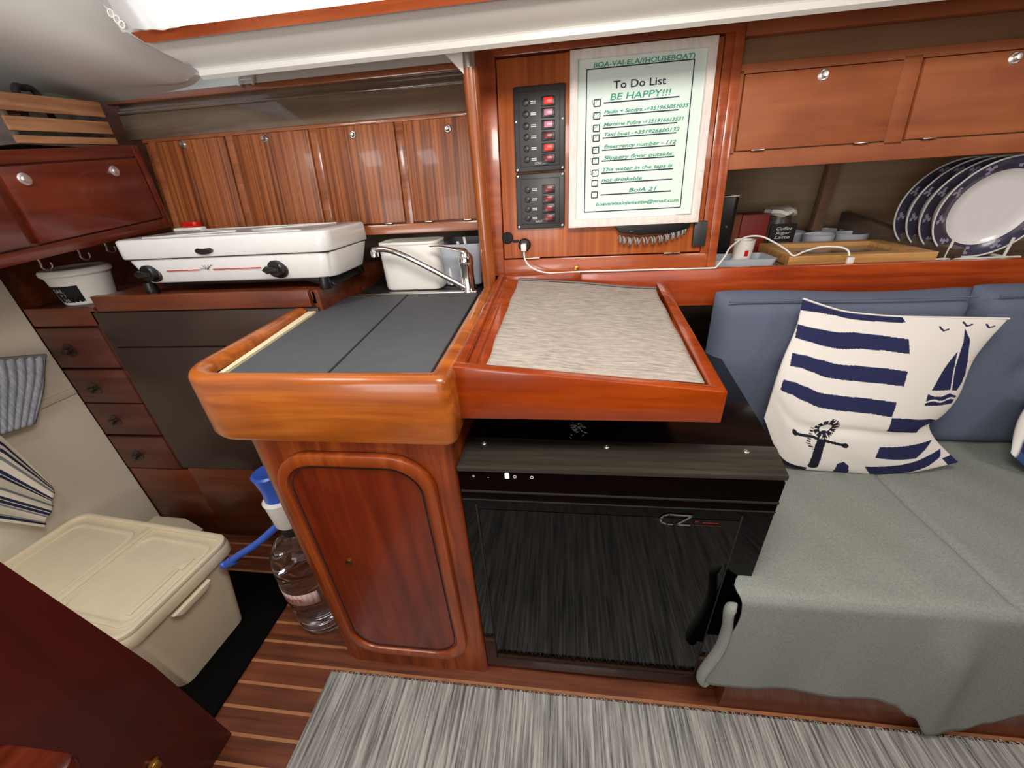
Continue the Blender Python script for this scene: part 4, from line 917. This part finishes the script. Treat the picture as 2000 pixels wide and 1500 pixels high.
# ================================================================== SETTEE
t = thing('settee', 'blue-grey cushioned settee bench with wooden plinth', 'sofa', (1.2, .8, 0))
bm = B(); box(bm, .378, 2.19, .500, .528, .0, .30, .002); box(bm, .45, 2.19, .528, 1.095, .0, .30, .0); obj('plinth', bm, 'kick', t)
bm = B(); box(bm, .45, 2.19, .503, 1.0, .30, .425, .02); obj('seat_cushion', bm, 'blue', t)
def cushion(x0, x1, name, btn):
    bm = B()
    def fn(u, v):   # wraps top, front and back of one back cushion
        return None
    tt = bmesh.new(); nx, nz = 40, 26
    def P(u, v, side):
        ex = min(u, 1-u)*(x1-x0); ez = min(v, 1-v)*.43
        r = .045; e = 1-(max(0, 1-ex/r)**2.4); g = 1-(max(0, 1-ez/r)**2.4)
        th = .045*min(e, 1)*min(g, 1)*1.0+.004
        x = x0+u*(x1-x0); z = .42+v*.432+.006*math.sin(u*5.5+1)*v
        lean = (v)*.022
        y = 1.035+lean
        if side:
            for bx in btn:
                d_ = math.hypot(x-bx, (z-.662)); y2 = .014*math.exp(-(d_/.03)**2)
                th -= y2
            th += .006*math.sin(u*6)*math.sin(v*3.1)
            return Vector((x, y-th, z))
        return Vector((x, y+.012*min(e, 1), z))
    F = [[tt.verts.new(P(i/nx, j/nz, 1)) for i in range(nx+1)] for j in range(nz+1)]
    K = [[tt.verts.new(P(i/nx, j/nz, 0)) for i in range(nx+1)] for j in range(nz+1)]
    for j in range(nz):
        for i in range(nx):
            tt.faces.new((F[j][i], F[j][i+1], F[j+1][i+1], F[j+1][i])); tt.faces.new((K[j][i+1], K[j][i], K[j+1][i], K[j+1][i+1]))
    for i in range(nx):
        tt.faces.new((F[0][i+1], F[0][i], K[0][i], K[0][i+1])); tt.faces.new((F[nz][i], F[nz][i+1], K[nz][i+1], K[nz][i]))
    for j in range(nz):
        tt.faces.new((F[j][0], F[j+1][0], K[j+1][0], K[j][0])); tt.faces.new((F[j+1][nx], F[j][nx], K[j][nx], K[j+1][nx]))
    bmesh.ops.recalc_face_normals(tt, faces=tt.faces); _merge(bm, tt, None); q = obj('backrest_cushion', bm, 'blue', t, sharp=80)
    lab(q, name)
    bm = B()
    tube(bm, [(x0+.02, 1.008, .845), (x1-.02, 1.008, .845)], .0022, 6); obj('piping', bm, 'blue', q)
    for bx in btn:
        bm = B(); lathe(bm, [(.011, 0), (.009, .004), (0, .006)], frame_to((bx, 1.014, .662), (0, -1, .05)), 16); obj('button', bm, 'blue', q)
cushion(.400, .988, 'left back cushion behind the striped pillow', (.59, .80))
cushion(.992, 1.65, 'right back cushion at the photo edge', (1.145, 1.45))
cushion(1.655, 2.18, 'far right back cushion', (1.9,))
# throw over the seat: seat surface, front edge and hanging skirt with an uneven hem
t = thing('seat_cover', 'grey-green throw draped over the settee seat and down its front', 'throw', (1.2, .7, .43))
hem_pts = [(.318, .135), (.338, .128), (.507, .131), (.653, .146), (.69, .135), (.74, .095), (.796, .030), (.861, .038), (.89, .078), (.942, .125), (1.1, .13), (2.19, .13)]
def hemz(x):
    for (a, za), (b_, zb) in zip(hem_pts, hem_pts[1:]):
        if x <= b_: 
            k = max(0, (x-a)/(b_-a)); k = k*k*(3-2*k); return za+(zb-za)*k
    return .13
bm = B(); NX, NV = 300, 70
def seatc(u, v):
    yy_ = 1.03-min(v/.55, 1)*.525; xl = .378+max(0, yy_-.53)*.12; x = xl+(2.19-xl)*u**1.5
    L1 = .52      # depth of the seat part
    # v 0 = back of seat, .55 = front edge, 1 = hem
    crease = .009*math.exp(-((x-.80)/.008)**2)
    if v < .55:
        k = v/.55; y = 1.0-k*(1.0-.505); z = .437-.003*math.sin(k*3)-crease+.0012*math.sin(x*40+y*22)
        fold = .004*math.exp(-((k-.97)/.02)**2)
        xx = x-(.05 if k > .0 else 0)*max(0, (1-u*14))*min(1, k*1.0)*1.0
        if y < .80: z += fold*.4
        return Vector((x-.047*max(0, 1-u*18)*max(0, min(1, (k-.86)/.12)), y, z))
    k = (v-.55)/.45; a = min(k/.12, 1)*math.pi/2
    hz = hemz(x if u > .01 else .33)
    if k < .12:
        y = .505-.018*math.sin(a); z = .437-.018*(1-math.cos(a))
    else:
        q = (k-.12)/.88; z = .419+(hz-.419)*q
        wave = .010*q*math.sin(x*16+.4)+.004*q*math.sin(x*41)
        f1 = .018*math.exp(-((x-.80)-(-.10*(1-q)))**2/.0016)*min(1, q*3)*(1-.2*q)
        y = .487-.004*q+wave*.6-f1
    bx = max(0, 1-u*18)
    x2 = x-.047*bx+(.014*math.sin(k*6.0)*bx)-.012*bx*max(0, k-.6)
    return Vector((x2, min(y, .497), z))
grid(bm, seatc, NX, NV); obj('cloth', bm, 'seat', t, solid=.004, sharp=80)
bm = B(); tube(bm, spline([(.333, .490, .415), (.322, .487, .395), (.330, .488, .33), (.328, .487, .26), (.312, .486, .18), (.312, .486, .14), (.330, .486, .128)], 6), [.0115*min(1, .15+i/5, .3+(36-i)/5) for i in range(37)], 12, None, .75); obj('rolled_edge', bm, 'seat', t)

# ================================================================== PILLOWS
def curve_pts(P):
    Q = spline([(p[0], p[1], 0) for p in P], 10)
    L = [0]
    for a, b_ in zip(Q, Q[1:]): L.append(L[-1]+(b_-a).length)
    def f(t_):
        d_ = t_*L[-1]
        for i in range(len(L)-1):
            if d_ <= L[i+1]+1e-9:
                k = (d_-L[i])/max(1e-9, L[i+1]-L[i]); q = Q[i].lerp(Q[i+1], k); return Vector((q.x, q.y))
        return Vector((Q[-1].x, Q[-1].y))
    return f
Lc = curve_pts([(0.5653, 0.8616), (0.5597, 0.7956), (0.5406, 0.7235), (0.5265, 0.6484), (0.5127, 0.5636)])
Bc = curve_pts([(0.5127, 0.5636), (0.5751, 0.4563), (0.7132, 0.438), (0.8537, 0.438), (0.9724, 0.4716)])
Rc = curve_pts([(0.9986, 0.8095), (0.9519, 0.7254), (0.9376, 0.6376), (0.915, 0.5918), (0.8901, 0.5688), (0.9116, 0.5284), (0.9735, 0.4716)])
Tc = curve_pts([(0.5653, 0.8616), (0.6489, 0.8336), (0.7158, 0.8233), (0.7809, 0.8176), (0.8862, 0.8136), (0.9986, 0.8095)])
NAVY = sr((40, 44, 82)); WHITE = sr((232, 228, 222)); BLACK = sr((28, 30, 44)); WARM = sr((222, 214, 204))
def inpoly(x, y, P):
    c = False; j = len(P)-1
    for i in range(len(P)):
        if (P[i][1] > y) != (P[j][1] > y) and x < (P[j][0]-P[i][0])*(y-P[i][1])/(P[j][1]-P[i][1])+P[i][0]: c = not c
        j = i
    return c
stripes = [[(-.01, -.01), (.0, .085), (.09, .05), (.177, .033), (.401, .03), (.523, .027), (.50, -.01)],
    [(.0, .188), (.13, .135), (.277, .097), (.42, .096), (.56, .108), (.593, .185), (.46, .172), (.334, .176), (.2, .205), (.095, .239), (.008, .284)],
    [(.025, .381), (.1, .325), (.198, .283), (.364, .261), (.5, .262), (.62, .274), (.623, .352), (.5, .343), (.391, .343), (.28, .352), (.176, .374), (.1, .41), (.039, .464)],
    [(.034, .577), (.1, .51), (.176, .466), (.3, .437), (.421, .429), (.53, .431), (.617, .439), (.632, .524), (.52, .512), (.416, .514), (.31, .522), (.211, .535), (.12, .58), (.038, .655)],
    [(.635, .527), (.728, .533), (.876, .563), (.95, .60), (.904, .69), (.79, .65), (.675, .623)],
    [(.687, .733), (.798, .745), (.98, .774), (.852, .865), (.755, .841), (.654, .817)],
    [(.60, .907), (.731, .894), (.85, .887), (.986, .855), (.956, .912), (.88, .96), (.794, .987), (.627, .994)], [(.47, .90), (.50, .875), (.525, .91), (.53, 1), (.46, 1)]]
sail1 = [(.815, .054), (.87, .11), (.904, .176), (.945, .25), (.968, .32), (.965, .37), (.945, .412), (.909, .401), (.885, .30), (.868, .22), (.845, .13)]
sail2 = [(.842, .178), (.868, .254), (.897, .395), (.783, .379), (.811, .272)]
hull_ = [(.767, .395), (.81, .415), (.858, .423), (.90, .415), (.959, .445), (.956, .49), (.86, .475), (.773, .459)]
def seg(px, py, a, b_):
    a = Vector(a); b_ = Vector(b_); p = Vector((px, py)); d_ = b_-a; k = max(0, min(1, (p-a).dot(d_)/d_.length_squared)); return (a+d_*k-p).length
def art(u, v):
    # u from the left edge, v from the top edge
    for P in stripes:
        if inpoly(u, v, P): return NAVY
    if u > .955 and v > .93: return NAVY
    if v > .965 and u < .34: return BLACK
    if inpoly(u, v, sail1) or inpoly(u, v, sail2): return NAVY
    if inpoly(u, v, hull_) and abs(v-.447-.35*(u-.86)*.3-.006*math.sin(u*60)) > .005: return NAVY
    for bx, by in ((.715, .061), (.82, .037), (.936, .049)):
        if seg(u, v, (bx-.024, by-.016), (bx, by+.004)) < .0045 or seg(u, v, (bx, by+.004), (bx+.022, by-.004)) < .0045: return NAVY
    ax, ay = .367, .643
    d_ = math.hypot(u-ax, (v-ay)*.85)
    if .026 < d_ < .052: return BLACK if math.sin(math.atan2(v-ay, u-ax)*11) > -.75 or d_ < .034 else WARM
    if .052 <= d_ < .060 and u > ax-.01: return BLACK if math.sin(math.atan2(v-ay, u-ax)*30) > 0 else WARM
    if seg(u, v, (.227, .733), (.317, .709)) < .009 or seg(u, v, (.317, .709), (.498, .739)) < .009: return BLACK
    if math.hypot(u-.227, v-.733) < .018 or math.hypot(u-.498, v-.739) < .018: return BLACK
    if seg(u, v, (.375, .683), (.362, .94)) < .023: return BLACK
    if seg(u, v, (.312, .66), (.308, .76)) < .010 or seg(u, v, (.308, .76), (.35, .80)) < .009: return BLACK if (v*60) % 1 > .5 else WARM
    return WHITE
def pillow(root, loc_fn, artf, n=200):
    tt = bmesh.new()
    def S2(u, v):   # Coons patch, u left-right, v top-bottom
        a = Tc(u)*(1-v)+Bc(u)*v; b_ = Lc(v)*(1-u)+Rc(v)*u
        c = (Lc(0)*(1-u)+Rc(0)*u)*(1-v)+(Lc(1)*(1-u)+Rc(1)*u)*v
        return a+b_-c
    TB = [Tc(i/n) for i in range(n+1)]; BB = [Bc(i/n) for i in range(n+1)]; LL = [Lc(i/n) for i in range(n+1)]; RR = [Rc(i/n) for i in range(n+1)]
    F = []; K = []; col = {}
    for j in range(n+1):
        rf = []; rk = []
        for i in range(n+1):
            u, v = i/n, j/n
            c = (LL[0]*(1-u)+RR[0]*u)*(1-v)+(LL[n]*(1-u)+RR[n]*u)*v
            p = TB[i]*(1-v)+BB[i]*v+LL[j]*(1-u)+RR[j]*u-c
            s_ = (max(0, math.sin(math.pi*u)*math.sin(math.pi*v)))**.62
            wr = .0045*math.sin(v*22+u*9)*(1-v)*0+.006*math.exp(-((v-.74+.10*math.sin(u*3))/.035)**2)*math.sin(math.pi*u)+.004*math.sin(u*17-v*23)*s_*max(0, v-.55)
            yb = .86+.27*(p.y-.46)
            vf = tt.verts.new(loc_fn(Vector((p.x, yb-.045*s_+wr, p.y)))); rf.append(vf); col[vf] = artf(u, v)
            if i in (0, n) or j in (0, n): rk.append(vf)
            else:
                vk = tt.verts.new(loc_fn(Vector((p.x, yb+.050*s_+.001, p.y)))); rk.append(vk); col[vk] = WHITE
        F.append(rf); K.append(rk)
    for j in range(n):
        for i in range(n):
            tt.faces.new((F[j][i], F[j+1][i], F[j+1][i+1], F[j][i+1]))
            q = (K[j][i], K[j][i+1], K[j+1][i+1], K[j+1][i])
            try: tt.faces.new(q)
            except ValueError: pass
    cl = tt.loops.layers.float_color.new('print')
    for f_ in tt.faces:
        for lp in f_.loops: lp[cl] = col[lp.vert]
    return obj('cover', tt, 'vc', root, sharp=180), F
t = thing('anchor_pillow', 'white pillow with navy stripes, anchor and sailboat', 'pillow', (.75, .88, .44))
pc, _ = pillow(t, lambda p: p, art, 330)
bm = B()
pip = [(p.x, .86+.27*(p.y-.46)-.001, p.y) for p in [Tc(i/40) for i in range(41)]]
tube(bm, pip, .0025, 6); obj('piping', bm, 'whitep', t)
t = thing('blue_pillow', 'navy and white pillow corner entering at the right photo edge', 'pillow', (1.35, .9, .44))
def art2(u, v): return WHITE if (v < .06 or u < .05) else (sr((58, 78, 122)) if (int(v*7) % 2 == 0 or u > .2) else NAVY)
pillow(t, lambda p: Vector((p.x*.9+.625, p.y-.01, .44+(p.z-.44)*.42 if p.x < .7 else .44+(p.z-.44)*(.42+.5*min(1, (p.x-.7)/.25)))), art2, 60)
